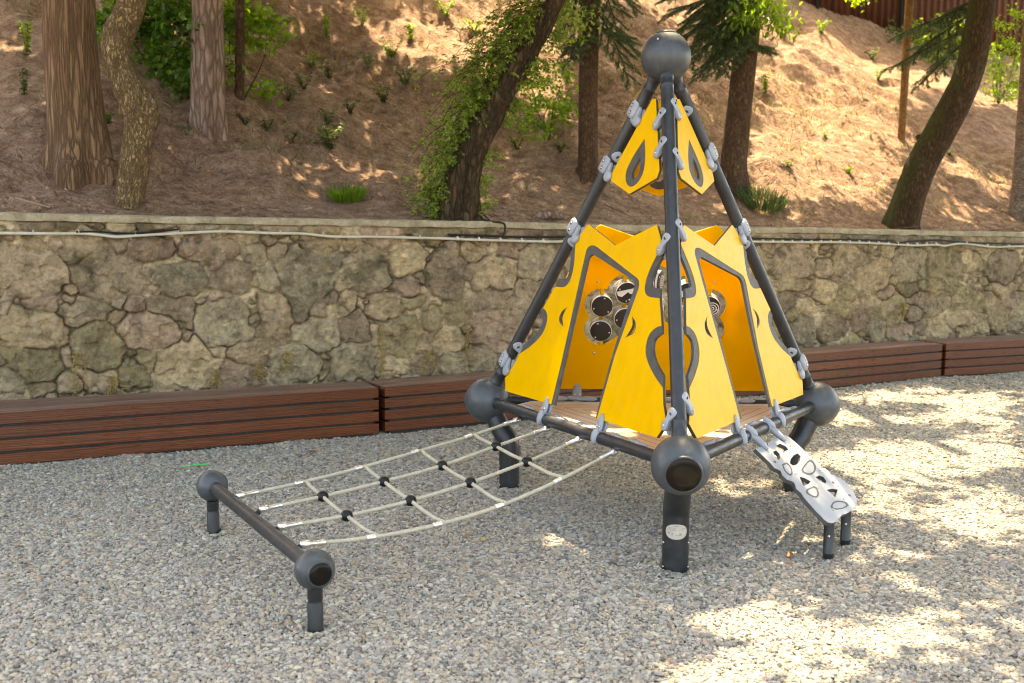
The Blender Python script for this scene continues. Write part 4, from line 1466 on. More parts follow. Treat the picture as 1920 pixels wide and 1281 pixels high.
for pk, fk, v, st in (('L', 'FL', 1.130, 'bolts'), ('L', 'FL', 0.278, 'bolts'), ('L', 'FL', 1.500, 'bolts'), ('L', 'FL', 1.815, 'bolts'),
                      ('L', 'FB', 1.060, 'eye'), ('L', 'FB', 0.385, 'eye'), ('L', 'FB', 1.565, 'eye'), ('L', 'FB', 1.77, 'eye'),
                      ('F', 'FL', 1.075, 'eye'), ('F', 'FL', 0.222, 'eye'), ('F', 'FL', 1.605, 'eye'), ('F', 'FL', 1.77, 'eye'),
                      ('F', 'FR', 1.150, 'eye'), ('F', 'FR', 0.295, 'eye'), ('F', 'FR', 1.540, 'eye'), ('F', 'FR', 1.825, 'eye'),
                      ('R', 'FR', 1.130, 'bolts'), ('R', 'FR', 0.277, 'bolts'), ('R', 'FR', 1.575, 'bolts'),
                      ('R', 'FB', 1.050, 'eye'), ('R', 'FB', 0.367, 'eye'), ('R', 'FB', 1.505, 'eye'), ('R', 'FB', 1.825, 'eye')):
    pole_clamp(pk, fk, v, st)


def rail_clamp(a, b, t, fk):
    o, ex, ey, n = FACES[fk]
    P = Q[a] + (Q[b] - Q[a]) * t
    d = nrm(Q[b] - Q[a])
    z = A([0, 0, 1.0])
    hz = nrm(np.cross(d, z))
    m = MB()
    m.lathe(P - d * 0.020, d, [(0, 0.034), (0.003, 0.0385), (0.037, 0.0385), (0.040, 0.034)], 24)
    for s in (1, -1):
        m.ellipsoid(P + ey * 0.074 + n * s * 0.014, (ey, d, n), (0.056, 0.027, 0.011), 20, 12, 0.9, 0.25)
    m.ellipsoid(P + n * 0.026 + ey * 0.005, (ey, d, n), (0.046, 0.026, 0.020), 20, 12)
    c = m.build('clamp', M['clamp'], PYR, 180)
    for s in (-1, 1):
        for sg in (1, -1):
            q = P + ey * 0.058 + d * s * 0.014 + n * sg * 0.0245
            MB().ellipsoid(q, (d, ey, n), (0.0075, 0.0075, 0.005), 12, 6).build('bolt', M['steel'], c, 180)


for a, b, t, fk in (('L', 'F', 0.362, 'FL'), ('L', 'F', 0.650, 'FL'), ('F', 'R', 0.358, 'FR'), ('F', 'R', 0.652, 'FR'), ('R', 'L', 0.36, 'FB'), ('R', 'L', 0.725, 'FB')):
    rail_clamp(a, b, t, fk)


def deck_clip(a, b, t):
    P = Q[a] + (Q[b] - Q[a]) * t
    d = nrm(Q[b] - Q[a]); z = A([0, 0, 1.0]); inw = nrm(np.cross(z, d))
    m = MB()
    for s in (-1, 1):
        m.ellipsoid(P + inw * (0.022 + 0.022 * (s < 0)) + z * 0.022 + d * s * 0.045, (nrm(d + inw * 0.1 * s), inw, z), (0.052, 0.024, 0.015), 18, 10, 1.0, 0.3 * s)
    m.ellipsoid(P + inw * 0.035 + z * 0.018, (d, inw, z), (0.045, 0.02, 0.011), 16, 8)
    c = m.build('deck_clip', M['clamp'], PYR, 180)
    MB().ellipsoid(P + inw * 0.036 + z * 0.030, (d, inw, z), (0.007, 0.007, 0.004), 12, 6).build('bolt', M['steel'], c, 180)


for a, b in (('L', 'F'), ('F', 'R'), ('R', 'L')):
    for t in (0.235, 0.42, 0.55, 0.71, 0.80):
        if (a, t) in (('F', 0.42), ('F', 0.71)):
            continue
        deck_clip(a, b, t)


# ramp plate ----------------------------------------------------------
def build_ramp():
    e = nrm(Q['R'] - Q['F']); n = A([math.sqrt(3) / 2, -0.5, 0])
    P0 = Q['F'] + n * 0.05 + A([0, 0, 0.52 - ZB])
    s = nrm(n - A([0, 0, 0.76]))
    N = np.cross(e, s)
    if N[2] < 0:
        N = -N
    z5 = lambda x, y: (1180 + x / 3.2022, 700 + y / 3.2022)

    def loc(x, y):
        P = on_plane(*z5(x, y), P0, N)
        return float((P - P0) @ e), float((P - P0) @ s)
    T = lambda pts: [loc(*p) for p in pts]
    left = [(757, 455), (800, 497), (845, 540), (872, 572), (893, 580), (908, 588), (916, 612), (945, 640), (975, 650), (990, 660), (1000, 695), (1030, 720), (1045, 745), (1085, 790), (1120, 830), (1150, 860), (1168, 880), (1190, 897), (1215, 902), (1240, 893), (1262, 868), (1275, 852), (1300, 845), (1330, 828), (1352, 805), (1364, 778), (1362, 750), (1345, 715), (1320, 680), (1290, 650), (1258, 630), (1243, 622), (1228, 612), (1212, 610), (1192, 585), (1175, 573), (1150, 567), (1140, 545), (1115, 520), (1100, 512), (1078, 500), (1062, 480), (1035, 452), (1000, 420), (965, 390), (935, 370), (915, 378), (923, 413), (905, 405), (888, 390), (830, 420), (832, 455), (815, 455), (792, 442)]
    out = T(left)
    holes = [T(p) for p in ([(880, 437), (902, 424), (938, 440), (955, 462), (930, 470), (930, 484), (915, 470), (892, 455)],
                            [(862, 472), (880, 465), (900, 485), (907, 510), (893, 523), (875, 508)],
                            [(966, 520), (985, 493), (1010, 483), (1027, 500), (1024, 525), (1005, 550), (980, 556), (963, 543)],
                            [(1020, 622), (1050, 630), (1088, 650), (1072, 668), (1045, 678), (1035, 660)],
                            [(1117, 625), (1140, 615), (1165, 625), (1182, 650), (1178, 665), (1155, 655), (1130, 642)],
                            [(1182, 702), (1215, 695), (1250, 700), (1245, 720), (1235, 748), (1215, 728)])]
    rings = [[(917, 552), (945, 543), (968, 570), (975, 605), (960, 612), (935, 590)],
             [(1068, 535), (1090, 525), (1112, 555), (1110, 590), (1080, 610), (1040, 595), (1035, 580)],
             [(1105, 683), (1120, 690), (1133, 725), (1120, 745), (1085, 735), (1063, 718), (1070, 700)],
             [(1210, 800), (1225, 778), (1260, 770), (1300, 780), (1310, 795), (1280, 812), (1240, 818), (1218, 814)]]
    fr = (P0, e, s, N)
    core = MB().plate([out] + holes, fr, -0.020, 0.0)
    c = MB().plate([out] + holes, fr, 0.0, 0.0025).build('ramp_plate', M['plate'], PYR, 20)
    core.build('panel_core', M['core'], c, 20)

    def grow(p, k):
        cx = sum(q[0] for q in p) / len(p); cy = sum(q[1] for q in p) / len(p)
        return [(cx + (x - cx) * k, cy + (y - cy) * k) for x, y in p]
    for rg in rings:
        p = T(rg)
        p = arc_pts(p + [p[0]], 4)[:-1]
        MB().plate([grow(p, 1.10), grow(p, 0.84)], fr, 0.0022, 0.0036).build('groove', M['core'], c, 0)
    for q in ((965, 440), (850, 487), (1000, 600), (1150, 590), (1130, 688), (1255, 680), (1285, 755), (1222, 822), (993, 603)):
        a, b = loc(*q)
        MB().ellipsoid(P0 + a * e + b * s + N * 0.004, (e, s, N), (0.008, 0.008, 0.003), 12, 6).build('bolt', M['steel'], c, 180)
    for q in ((872, 534), (1222, 658), (1320, 735)):
        a, b = loc(*q)
        MB().ellipsoid(P0 + a * e + b * s + N * 0.002, (e, s, N), (0.016, 0.009, 0.0022), 12, 6).build('recess', M['core'], c, 180)
    # two short posts under the low end
    for px, py, top in ((1552, 1057, (1551, 975)), (1584, 1031, (1583, 962))):
        g = on_z(px, py, -0.045)
        hor = nrm(A([CAM[0] - g[0], CAM[1] - g[1], 0]))
        zt = on_plane(top[0], top[1], g, hor)[2]
        # height of the plate above that spot
        zz = P0[2] - ((g - P0)[0] * N[0] + (g - P0)[1] * N[1]) / N[2] - 0.02
        lg = MB().lathe(A([g[0], g[1], -0.2]), (0, 0, 1), [(0, 0.026), (0.205, 0.026), (0.207, 0.0275), (0.215, 0.0275), (0.217, 0.026), (zz + 0.2, 0.026)], 24).build('ramp_leg', M['pipe'], c, 40)
        MB().ellipsoid(A([g[0], g[1], zz - 0.07]) + 0.027 * hor, (A([1, 0, 0]), A([0, 1, 0]), A([0, 0, 1])), (0.007, 0.007, 0.007), 10, 6).build('bolt', M['steel'], c, 180)
    # brackets hooking the plate to the rail
    for al in (0.86, 1.135):
        R = Q['F'] + e * al
        m = MB()
        m.lathe(R - e * 0.024, e, [(0, 0.034), (0.003, 0.040), (0.045, 0.040), (0.048, 0.034)], 24)
        m.ellipsoid(R + n * 0.055 - A([0, 0, 0.018]), (s, e, N), (0.078, 0.024, 0.018), 20, 12, 0.9)
        m.ellipsoid(R + n * 0.02 + A([0, 0, 0.03]), (s, e, N), (0.045, 0.024, 0.016), 20, 12)
        b = m.build('bracket', M['clamp'], c, 180)
        MB().ellipsoid(R + n * 0.045 + A([0, 0, 0.016]), (s, e, N), (0.009, 0.009, 0.006), 12, 6).build('bolt', M['steel'], c, 180)


build_ramp()

# ------------------------------------------------------------------ low anchor bar and the rope net
S1 = A([-2.4167, -0.5682, 0.255]); S2 = A([-1.5513, -1.9232, 0.255])


def build_bar():
    root = thing('anchor_bar', 'low dark grey bar between two ball topped posts holding the net in the gravel', 'bar', (S1 + S2) / 2 * A([1, 1, 0]))
    d = nrm(S2 - S1)
    MB().lathe(S1 + d * 0.075, d, [(0, 0.036), (0.01, 0.036), (0.014, 0.0325)] + [(t, 0.0325) for t in np.linspace(0.1, 1.36, 6)] + [(np.linalg.norm(S2 - S1) - 0.15, 0.0325)], 28).build('rail', M['pipe'], root, 40)
    joint_ball(S1, 0.083, 'joint_ball', root, -d, 0.050)
    joint_ball(S2, 0.083, 'joint_ball', root, d, 0.050)
    for s in (S1, S2):
        zb = ground_z(s[0], s[1])
        MB().lathe(A([s[0], s[1], zb - 0.12]), (0, 0, 1), [(0, 0.0325), (0.245, 0.0325), (0.250, 0.030), (0.262, 0.030), (0.266, 0.0315), (0.31, 0.0315)], 28).build('post', M['pipe'], root, 40)


build_bar()


def build_net():
    root = thing('rope_net', 'sagging beige rope net with black knots between the low bar and the pyramid', 'net', A([-1.2, -0.6, 0.3]))
    B = [S1 + (S2 - S1) * t for t in (0.245, 0.460, 0.645, 0.838)]
    E = [Q['L'] + (Q['F'] - Q['L']) * t for t in (0.232, 0.400, 0.574, 0.741)]
    perp = nrm(np.cross(S2 - S1, A([0, 0, 1.0])))
    if perp[0] < 0:
        perp = -perp
    rail_n = nrm(np.cross(A([0, 0, 1.0]), Q['L'] - Q['F']))
    if rail_n @ perp > 0:
        rail_n = -rail_n
    px = [[(447, 930), (560, 906), (672, 878), (778, 848), (878, 819), (972, 787)],
          [(490, 955), (605, 931), (720, 903), (829, 873), (930, 837), (1028, 803)],
          [(525, 988), (650, 967), (770, 939), (882, 905), (988, 866), (1090, 822)],
          [(567, 1021), (695, 1008), (820, 984), (936, 949), (1045, 902), (1155, 845)]]
    pts = []
    for k in range(4):
        a = B[k] + perp * 0.055 + A([0, 0, 0.012]); b = E[k] + rail_n * 0.055 - A([0, 0, 0.022])
        nn = nrm(np.cross(b - a, A([0, 0, 1.0])))
        pts.append([on_plane(x, y, a, nn) for x, y in px[k]])
    rn = 1 / 0.0042

    def rope(P, name='rope', r=0.0090):
        path = catmull(P, 0.0065)
        tw = lambda i, a: 1.0 + 0.13 * math.cos(3 * (a - i * 0.0065 / 0.0115))
        return MB().tube(path, r, 18, True, tw).build(name, M['rope'], root, 180)

    for k in range(4):
        rope(pts[k])
        # end fittings
        for end, other, bar in ((pts[k][0], pts[k][1], B[k]), (pts[k][-1], pts[k][-2], E[k])):
            d = nrm(other - end)
            m = MB()
            m.lathe(end - d * 0.012, d, [(0, 0.009), (0.004, 0.016), (0.012, 0.0185), (0.036, 0.0185), (0.044, 0.0165), (0.05, 0.0125), (0.115, 0.0125), (0.117, 0.0105)], 20)
            f = m.build('end_fitting', M['alu'], root, 40)
            sd_ = nrm(np.cross(d, A([0, 0, 1.0])))
            u_ = np.cross(sd_, d)
            for sg in (1, -1):
                MB().ellipsoid(end + d * 0.012 + sd_ * sg * 0.019, (d, u_, sd_), (0.0075, 0.0075, 0.005), 12, 6).build('bolt', M['steel'], f, 180)
            g = bar - end
            MB().tube([end, end + g * 0.5, bar - nrm(g) * 0.02], [0.010, 0.013, 0.016], 14).build('lug', M['black'], root, 40)
    # cross ropes
    al = [nrm(pts[0][j + 1] - pts[0][j]) for j in range(1, 5)]
    for j in range(1, 5):
        a, b, c, d = (pts[k][j] for k in range(4))
        ta = nrm(pts[0][j + 1] - pts[0][j - 1]); td = nrm(pts[3][j + 1] - pts[3][j - 1])
        rope([a + ta * 0.012, a + ta * 0.040 + (b - a) * 0.03, a + (b - a) * 0.28 + ta * 0.030 - A([0, 0, 0.004]), b, (b + c) / 2 - A([0, 0, 0.004]), c, c + (d - c) * 0.70 + td * 0.016, d + td * 0.040 - (d - c) * 0.03, d + td * 0.012])
        for P, t in ((a, ta), (d, td)):
            MB().lathe(P - t * 0.022, t, [(0, 0.0115), (0.002, 0.0135), (0.042, 0.0135), (0.044, 0.0115)], 20).build('ferrule', M['alu'], root, 40)
        for P, t in ((b, nrm(pts[1][j + 1] - pts[1][j - 1])), (c, nrm(pts[2][j + 1] - pts[2][j - 1]))):
            x = nrm(np.cross(t, A([0, 0, 1.0])))
            z = np.cross(x, t)
            m = MB().ellipsoid(P, (t, x, z), (0.0285, 0.0275, 0.027), 24, 14, 0.9)
            m.lathe(P - z * 0.0035, z, [(0, 0.0284), (0.001, 0.029), (0.006, 0.029), (0.007, 0.0284)], 28)
            m.build('knot', M['black'], root, 180)


build_net()


# ------------------------------------------------------------------ trees on the slope
def leaf_mesh(name, P, D, Nn, ln, wd, mat, parent, tint=None):
    """many small folded leaves: P bases, D directions, Nn face normals, lengths, widths"""
    n = len(P)
    D = D / np.linalg.norm(D, axis=1)[:, None]
    Sd = np.cross(D, Nn); Sd /= np.maximum(np.linalg.norm(Sd, axis=1), 1e-6)[:, None]
    Nn = np.cross(Sd, D)
    ln = np.asarray(ln).reshape(-1, 1); wd = np.asarray(wd).reshape(-1, 1)
    mid = P + D * ln * 0.45
    V = np.stack([P, mid + Sd * wd + Nn * wd * 0.35, P + D * ln - Nn * ln * 0.12, mid - Sd * wd + Nn * wd * 0.35], 1).reshape(-1, 3)
    i = np.arange(n)[:, None] * 4
    Fq = np.stack([np.hstack([i, i + 1, i + 2]), np.hstack([i, i + 2, i + 3])], 1).reshape(-1, 3)
    t = rng.random(n) if tint is None else tint
    return link(name, arr_mesh(name, V, Fq, {'tint': ('FACE', np.repeat(t, 2))}), mat, parent, 0)


def rand_dir(n):
    d = rng.normal(size=(n, 3))
    return d / np.linalg.norm(d, axis=1)[:, None]


TREES = []


def make_tree(px, label, cat, name, bark, top, name_group, rough=0.05, knob=(), seg=44, limbs=3, step=0.045):
    """px: (x, y, width) down-up along the trunk in the photograph; first point is the foot on the slope"""
    base = hill_hit(px[0][0], px[0][1])
    view = nrm(A([base[0] - CAM[0], base[1] - CAM[1], 0]))
    pts = []
    for x, y, wpx in px:
        P = on_plane(x, y, base, view)
        pts.append(np.append(P, wpx / 2 * ((P - CAM) @ FW) / F_PX))
    pts[0][:3] = base
    lo = pts[0].copy(); lo[2] -= 0.25; lo[3] *= 1.08
    last = pts[-1].copy(); dr = nrm(pts[-1][:3] - pts[-2][:3])
    up = []
    zt = top
    k = 1
    while last[2] < zt - 0.3:
        nxt = last.copy()
        dr = nrm(dr * 0.8 + A([0.03 * math.sin(k * 2.1 + px[0][0]), 0.03 * math.cos(k * 1.7), 0.25]))
        nxt[:3] += dr * 1.1
        nxt[3] *= 0.86
        up.append(nxt); last = nxt; k += 1
    path = catmull([lo] + pts + up, step)
    C = A([p[:3] for p in path]); R = A([p[3] for p in path])
    n = len(path)
    th = np.linspace(0, 2 * math.pi, seg, endpoint=False)
    T = np.gradient(C, axis=0); T /= np.linalg.norm(T, axis=1)[:, None]
    X = np.cross(A([0, 1.0, 0]), T); X /= np.linalg.norm(X, axis=1)[:, None]; Y = np.cross(T, X)
    dirs = X[:, None] * np.cos(th)[None, :, None] + Y[:, None] * np.sin(th)[None, :, None]
    q = C[:, None] + dirs * R[:, None, None]
    f = (vnoise3(q[..., 0] * 5, q[..., 1] * 5, q[..., 2] * 1.6) + 0.5 * vnoise3(q[..., 0] * 13, q[..., 1] * 13, q[..., 2] * 4) + 0.3 * vnoise3(q[..., 0] * 34, q[..., 1] * 34, q[..., 2] * 9))
    foot = np.exp(-((C[:, 2] - base[2]) / 0.22).clip(0) ** 1.3)[:, None]
    lob = 0.16 * foot * np.cos(th[None] * 5 + base[0] * 9) * (R[:, None] > 0.12)
    rad = R[:, None] * (1 + rough * 2.4 * f + lob)
    V = (C[:, None] + dirs * rad[..., None]).reshape(-1, 3)
    i = np.arange(n - 1)[:, None] * seg + np.arange(seg)[None]
    j = np.arange(n - 1)[:, None] * seg + (np.arange(seg)[None] + 1) % seg
    Fq = np.stack([i, j, j + seg, i + seg], -1).reshape(-1, 4)
    root = thing(name, label, cat, base, name_group)
    tr = link('trunk', arr_mesh('trunk', V, Fq), bark, root, 180)
    for (kx, ky, kr) in knob:
        c = on_plane(kx, ky, base, view)
        ii = int(np.argmin(np.abs(C[:, 2] - c[2])))
        m = MB().ellipsoid(c, (nrm(c - C[ii]), A([0, 0, 1.0]), view), (kr, kr * 1.15, kr), 18, 12)
        m.v = [tuple(A(p) + 0.35 * kr * A([vnoise3(A(p[0] * 40 + o_), A(p[1] * 40), A(p[2] * 40)) for o_ in (0, 9, 17)])) for p in m.v]
        m.build('burl', bark, root, 180)
    # limbs in the crown, above the picture
    for l in range(limbs):
        s = int(n * (0.62 + 0.33 * l / max(1, limbs)))
        a = 2.4 * l + base[0]
        P = [C[s]]
        for k in range(1, 6):
            P.append(C[s] + A([math.cos(a), math.sin(a), 0]) * 0.42 * k + A([0, 0, 0.22 * k + 0.02 * k * k]))
        MB().tube(catmull(P, 0.2), list(np.linspace(R[s] * 0.5, 0.012, len(catmull(P, 0.2)))), 8).build('limb', bark, root, 60)
    TREES.append(dict(root=root, base=base, C=C, R=R, view=view, top=C[-1]))
    return TREES[-1]


GT = 'tree trunks on the slope above the wall'
t_cedar = make_tree([(152, 318, 140), (150, 300, 124), (150, 270, 114), (145, 230, 106), (139, 170, 100), (133, 100, 96), (129, 0, 93), (126, -120, 89)],
                    'thick straight reddish trunk with flared roots, leftmost tree above the wall', 'tree', 'conifer_tree', M['bark_cedar'], 8.5, GT, 0.035, seg=64)
t_oak = make_tree([(243, 388, 54), (246, 350, 52), (253, 300, 54), (262, 250, 56), (266, 215, 66), (252, 180, 62), (235, 155, 55), (222, 125, 50), (216, 95, 52), (222, 65, 58), (238, 30, 54), (247, 0, 52), (262, -90, 48)],
                  'crooked knobbly trunk standing just behind the wall at left', 'tree', 'oak_tree', M['bark_oak'], 8, GT, 0.07, knob=((283, 220, 0.055), (232, 212, 0.045), (202, 68, 0.05)))
t_pine = make_tree([(391, 236, 66), (390, 200, 62), (390, 130, 60), (389, 60, 59), (389, 0, 58), (388, -120, 55)],
                   'straight pinkish grey trunk with flaky bark right of the crooked tree', 'tree', 'pine_tree', M['bark_pine'], 9, GT, 0.05)
t_sap = make_tree([(450, 182, 19), (450, 100, 18), (450, 0, 18), (451, -90, 16)],
                  'thin dark trunk amid green leaves right of the flaky pine', 'tree', 'young_tree', M['bark_spruce'], 8, GT, 0.05, seg=20)
t_vine = make_tree([(858, 408, 84), (862, 380, 76), (868, 330, 66), (884, 280, 60), (906, 240, 56), (935, 190, 50), (960, 145, 48), (985, 105, 46), (1010, 60, 42), (1030, 20, 36), (1046, -10, 32), (1080, -110, 26)],
                   'leaning dark trunk draped with leafy vines in the middle', 'tree', 'leaning_tree', M['bark_vine'], 6.5, GT, 0.10)
t_mid = make_tree([(1101, 324, 40), (1102, 290, 37), (1103, 200, 36), (1104, 100, 36), (1105, 0, 36), (1106, -120, 34)],
                  'straight brown trunk left of the pyramid top, hung with spruce boughs', 'tree', 'spruce_tree', M['bark_spruce'], 9, GT, 0.03)
t_right = make_tree([(1371, 352, 62), (1374, 310, 50), (1382, 240, 47), (1391, 160, 46), (1400, 80, 45), (1408, 0, 44), (1420, -120, 40)],
                    'slightly leaning brown trunk right of the pyramid top', 'tree', 'spruce_tree', M['bark_spruce'], 9, GT, 0.045)
t_thin = make_tree([(1690, 260, 14), (1694, 190, 14), (1699, 110, 15), (1703, 40, 16), (1706, 0, 16), (1712, -90, 15)],
                   'slender tan trunk standing on the sunny slope at right', 'tree', 'young_tree', M['bark_thin'], 8, GT, 0.04, seg=20)
t_moss = make_tree([(1688, 430, 66), (1694, 405, 60), (1708, 360, 58), (1728, 310, 58), (1755, 260, 58), (1786, 205, 56), (1812, 150, 52), (1826, 100, 52), (1834, 50, 50), (1842, 0, 48), (1856, -100, 44)],
                   'bending dark trunk with green moss on its left side', 'tree', 'mossy_tree', M['bark_mossy'], 8, GT, 0.05, knob=((1722, 257, 0.03),))
t_birch = make_tree([(1913, 412, 40), (1914, 380, 36), (1919, 300, 34), (1926, 200, 33), (1935, 60, 32), (1944, -80, 30)],
                    'pale banded trunk cut by the right edge of the frame', 'tree', 'birch_tree', M['bark_birch'], 8, GT, 0.03, seg=24)

# ------------------------------------------------------------------ crowns: unseen leaves overhead, placed and thinned to shape the shade below
# where the photograph shows sun on the ground or slope (x, y, rx, ry, share of sun)
LIT = [(1440, 1180, 190, 62, 1.5), (1560, 1250, 150, 70, .9), (1640, 1250, 330, 110, .5), (1330, 1290, 190, 80, 1.4), (1740, 865, 230, 48, 1.1), (1850, 980, 140, 60, 1.2), (1650, 940, 90, 55, .95), (1720, 765, 230, 40, .85), (1880, 820, 60, 40, .9),
       (1480, 862, 70, 22, .8), (1410, 912, 80, 16, .8), (1475, 985, 38, 24, .55), (1800, 1120, 200, 120, .34), (1600, 1080, 140, 60, .28),
       (1550, 290, 175, 125, 1.4), (1490, 385, 170, 40, 1.2), (1530, 130, 150, 80, .8), (1640, 215, 70, 60, .9), (1830, 365, 90, 60, .7), (1780, 310, 50, 60, .6), (1620, 390, 90, 40, .6), (1700, 428, 40, 14, .9),
       (870, 70, 200, 90, 1.1), (1000, 150, 90, 80, 1.0), (640, 60, 130, 70, .62), (700, 150, 80, 40, .3), (620, 310, 90, 18, .65), (600, 385, 140, 18, .55), (800, 395, 60, 12, .3),
       (20, 80, 45, 45, .6), (430, 300, 70, 25, .45), (100, 370, 120, 16, .4), (560, 230, 90, 30, .4), (960, 350, 120, 30, .35), (760, 260, 80, 40, .4), (1290, 1140, 80, 45, .8), (545, 60, 30, 70, .5), (1180, 215, 60, 50, .6), (1290, 200, 50, 70, .5), (1180, 395, 150, 15, .2), (430, 395, 60, 12, .25), (1880, 180, 60, 60, .3)]


def sun_share(px, py):
    s = np.full(px.shape, -0.6)
    for x, y, rx, ry, a in LIT:
        d = ((px - x) / rx) ** 2 + ((py - y) / ry) ** 2
        s = np.maximum(s, a * sstep(1.15, 0.75, d))
    return s


def build_crowns():
    cl = []
    n = 23000
    x = np.concatenate([rng.uniform(-8, 11.5, n), rng.uniform(-6.5, 0.2, 6500)]); y = np.concatenate([rng.uniform(-5.2, 14, n), rng.uniform(-4.2, 3.5, 6500)])
    n = len(x)
    uv = np.stack([x, y], 1)
    u, v = uv_of(uv)
    z = np.where(v > 0.0, hill_z(u, np.maximum(v, 0.3)), 0.0)
    P0 = np.stack([x, y, z], 1)
    dd = P0 - CAM; dep = np.maximum(dd @ FW, 0.3)
    px = 960 + F_PX * (dd @ RT) / dep; py = 640.5 - F_PX * (dd @ UP) / dep
    # a patch of sun is a hole in the crowns: keep or drop whole sprays by slow noise
    nz = 0.5 + 0.95 * fbm2(x / 0.55 + 3, y / 0.38, 3, 131)
    share = sun_share(px, py)
    # a gap left in the leaves so that sun reaches the platform and back panel
    share = np.maximum(share, 1.2 * sstep(1.1, 0.8, ((x - 0.0) / 0.85) ** 2 + ((y + 0.55) / 0.5) ** 2))
    share = np.where((v > 0.2) & (share < 0.26), 0.26, share)
    beyond = (px < -150) | (px > 2080) | (py > 1420)
    share = np.where(beyond, 0.25, share)
    keep = nz > share
    P0 = P0[keep]; n = len(P0)
    h = rng.uniform(5.3, 8.6, n)
    t = (h + 0.25 * (P0[:, 2] > 1) * P0[:, 2] - P0[:, 2]) / SUN_TO[2]
    C = P0 + t[:, None] * SUN_TO
    u, v = uv_of(C)
    g = np.where(v > 0, hill_z(u, np.maximum(v, 0.3)), 0)
    low = C[:, 2] - g < 2.6
    C = C + np.where(low, (2.6 - (C[:, 2] - g)) / 0.55, 0)[:, None] * SUN_TO
    dd = C - CAM; dep = dd @ FW
    py = 640.5 - F_PX * (dd @ UP) / np.maximum(dep, 0.1)
    ok = (py < -75) | (dep < 0.5)
    C = C[ok]
    # each spray goes to the nearest tree
    tops = A([t_['C'][int(len(t_['C']) * 0.8)][:2] for t_ in TREES])
    own = np.argmin(((C[:, None, :2] - tops[None]) ** 2).sum(-1), 1)
    for k, t_ in enumerate(TREES):
        c = C[own == k]
        if not len(c):
            continue
        m = 11
        P = np.repeat(c, m, 0) + rng.normal(0, 0.10, (len(c) * m, 3))
        D = rand_dir(len(P)); D[:, 2] -= 0.25
        Nn = rand_dir(len(P)) * 0.7 + A([-0.1, 0.5, 0.7])
        leaf_mesh('shade_crown', P, D, Nn, rng.uniform(0.12, 0.21, len(P)), rng.uniform(0.045, 0.075, len(P)), M['canopy'], t_['root'])


build_crowns()


# ------------------------------------------------------------------ greenery in the picture
def bough(start, d, ln, droop, parent, n_side=14, mat='needle', seed=0):
    """a spruce bough: stem, side twigs, needles"""
    d = nrm(d)
    stem = [start]
    dd = d.copy()
    k = 10
    for i in range(k):
        dd = nrm(dd + A([0, 0, -droop / k]))
        stem.append(stem[-1] + dd * ln / k)
    m = MB().tube(stem, list(np.linspace(0.012, 0.003, k + 1)), 6)
    PP, DD = [], []
    side = nrm(np.cross(d, A([0, 0, 1.0])))

    def dress(a, b, dens):
        L_ = np.linalg.norm(b - a); q = max(4, int(L_ * dens))
        t = rng.random(q)[:, None]
        ax = nrm(b - a)
        r = rand_dir(q); r -= (r @ ax)[:, None] * ax; r /= np.linalg.norm(r, axis=1)[:, None]
        PP.append(a + (b - a) * t); DD.append(r * 0.8 + ax * 0.75 + A([0, 0, 0.12]))
    for i in range(k):
        dress(stem[i], stem[i + 1], 520)
    for i in range(n_side):
        f = (i + 0.6) / n_side
        p = stem[int(f * k)] + (stem[min(k, int(f * k) + 1)] - stem[int(f * k)]) * ((f * k) % 1)
        sg = 1 if i % 2 else -1
        l2 = ln * 0.42 * (1 - 0.75 * f) + 0.05
        td = nrm(d * 0.75 + side * sg * 0.85 + A([0, 0, -0.25 + 0.15 * rng.normal()]))
        e = p + td * l2 + A([0, 0, -0.12 * l2])
        m.tube([p, (p + e) / 2 + A([0, 0, 0.01]), e], [0.005, 0.004, 0.002], 5)
        dress(p, e, 620)
        for s3 in range(3):
            q0 = p + (e - p) * (0.25 + 0.25 * s3)
            q1 = q0 + nrm(td * 0.7 + side * (1 if s3 % 2 else -1) * 0.6 + A([0, 0, -0.2])) * l2 * 0.35
            dress(q0, q1, 600)
    b = m.build('bough', M['twig'], parent, 60)
    P = np.concatenate(PP); D = np.concatenate(DD)
    leaf_mesh('needles', P, D, rand_dir(len(P)), rng.uniform(0.020, 0.032, len(P)), 0.0026, M[mat], b)


def at_depth(x, y, dep):
    d = ray(x, y)
    return CAM + d * dep


def px_bough(tree, a, b, droop, dz=0.0, ns=14):
    dep = (tree['base'] - CAM) @ FW + dz
    p = at_depth(a[0], a[1], dep); q = at_depth(b[0], b[1], dep - 0.25)
    v = q - p
    bough(p, v + A([0, 0, droop * 0.5 * np.linalg.norm(v)]), np.linalg.norm(v) * 1.08, droop, tree['root'], ns)


for a, b in (((1104, -30), (1060, 70)), ((1110, 10), (1168, 150)), ((1115, 50), (1190, 105)), ((1100, -40), (1075, 110)), ((1112, -60), (1150, 60)), ((1100, -30), (1040, 10)), ((1100, 60), (1072, 110)), ((1104, -60), (1180, 20))):
    px_bough(t_mid, a, b, 0.9, -0.1)
for a, b in (((1402, -20), (1300, 35)), ((1400, 20), (1300, 95)), ((1398, 50), (1318, 140)), ((1400, -50), (1260, -5)), ((1405, 0), (1350, 110)), ((1398, 70), (1360, 135)), ((1400, -60), (1330, 40)), ((1402, 80), (1442, 98)), ((1400, -40), (1280, 60)), ((1404, -60), (1235, -20)), ((1398, 20), (1375, 100)), ((1400, 10), (1285, 75)), ((1396, 30), (1345, 130)), ((1402, -30), (1320, 70)), ((1400, -10), (1262, 25)), ((1398, -50), (1350, 60)), ((1396, 40), (1300, 120))):
    px_bough(t_right, a, b, 0.55, -0.35, 16)


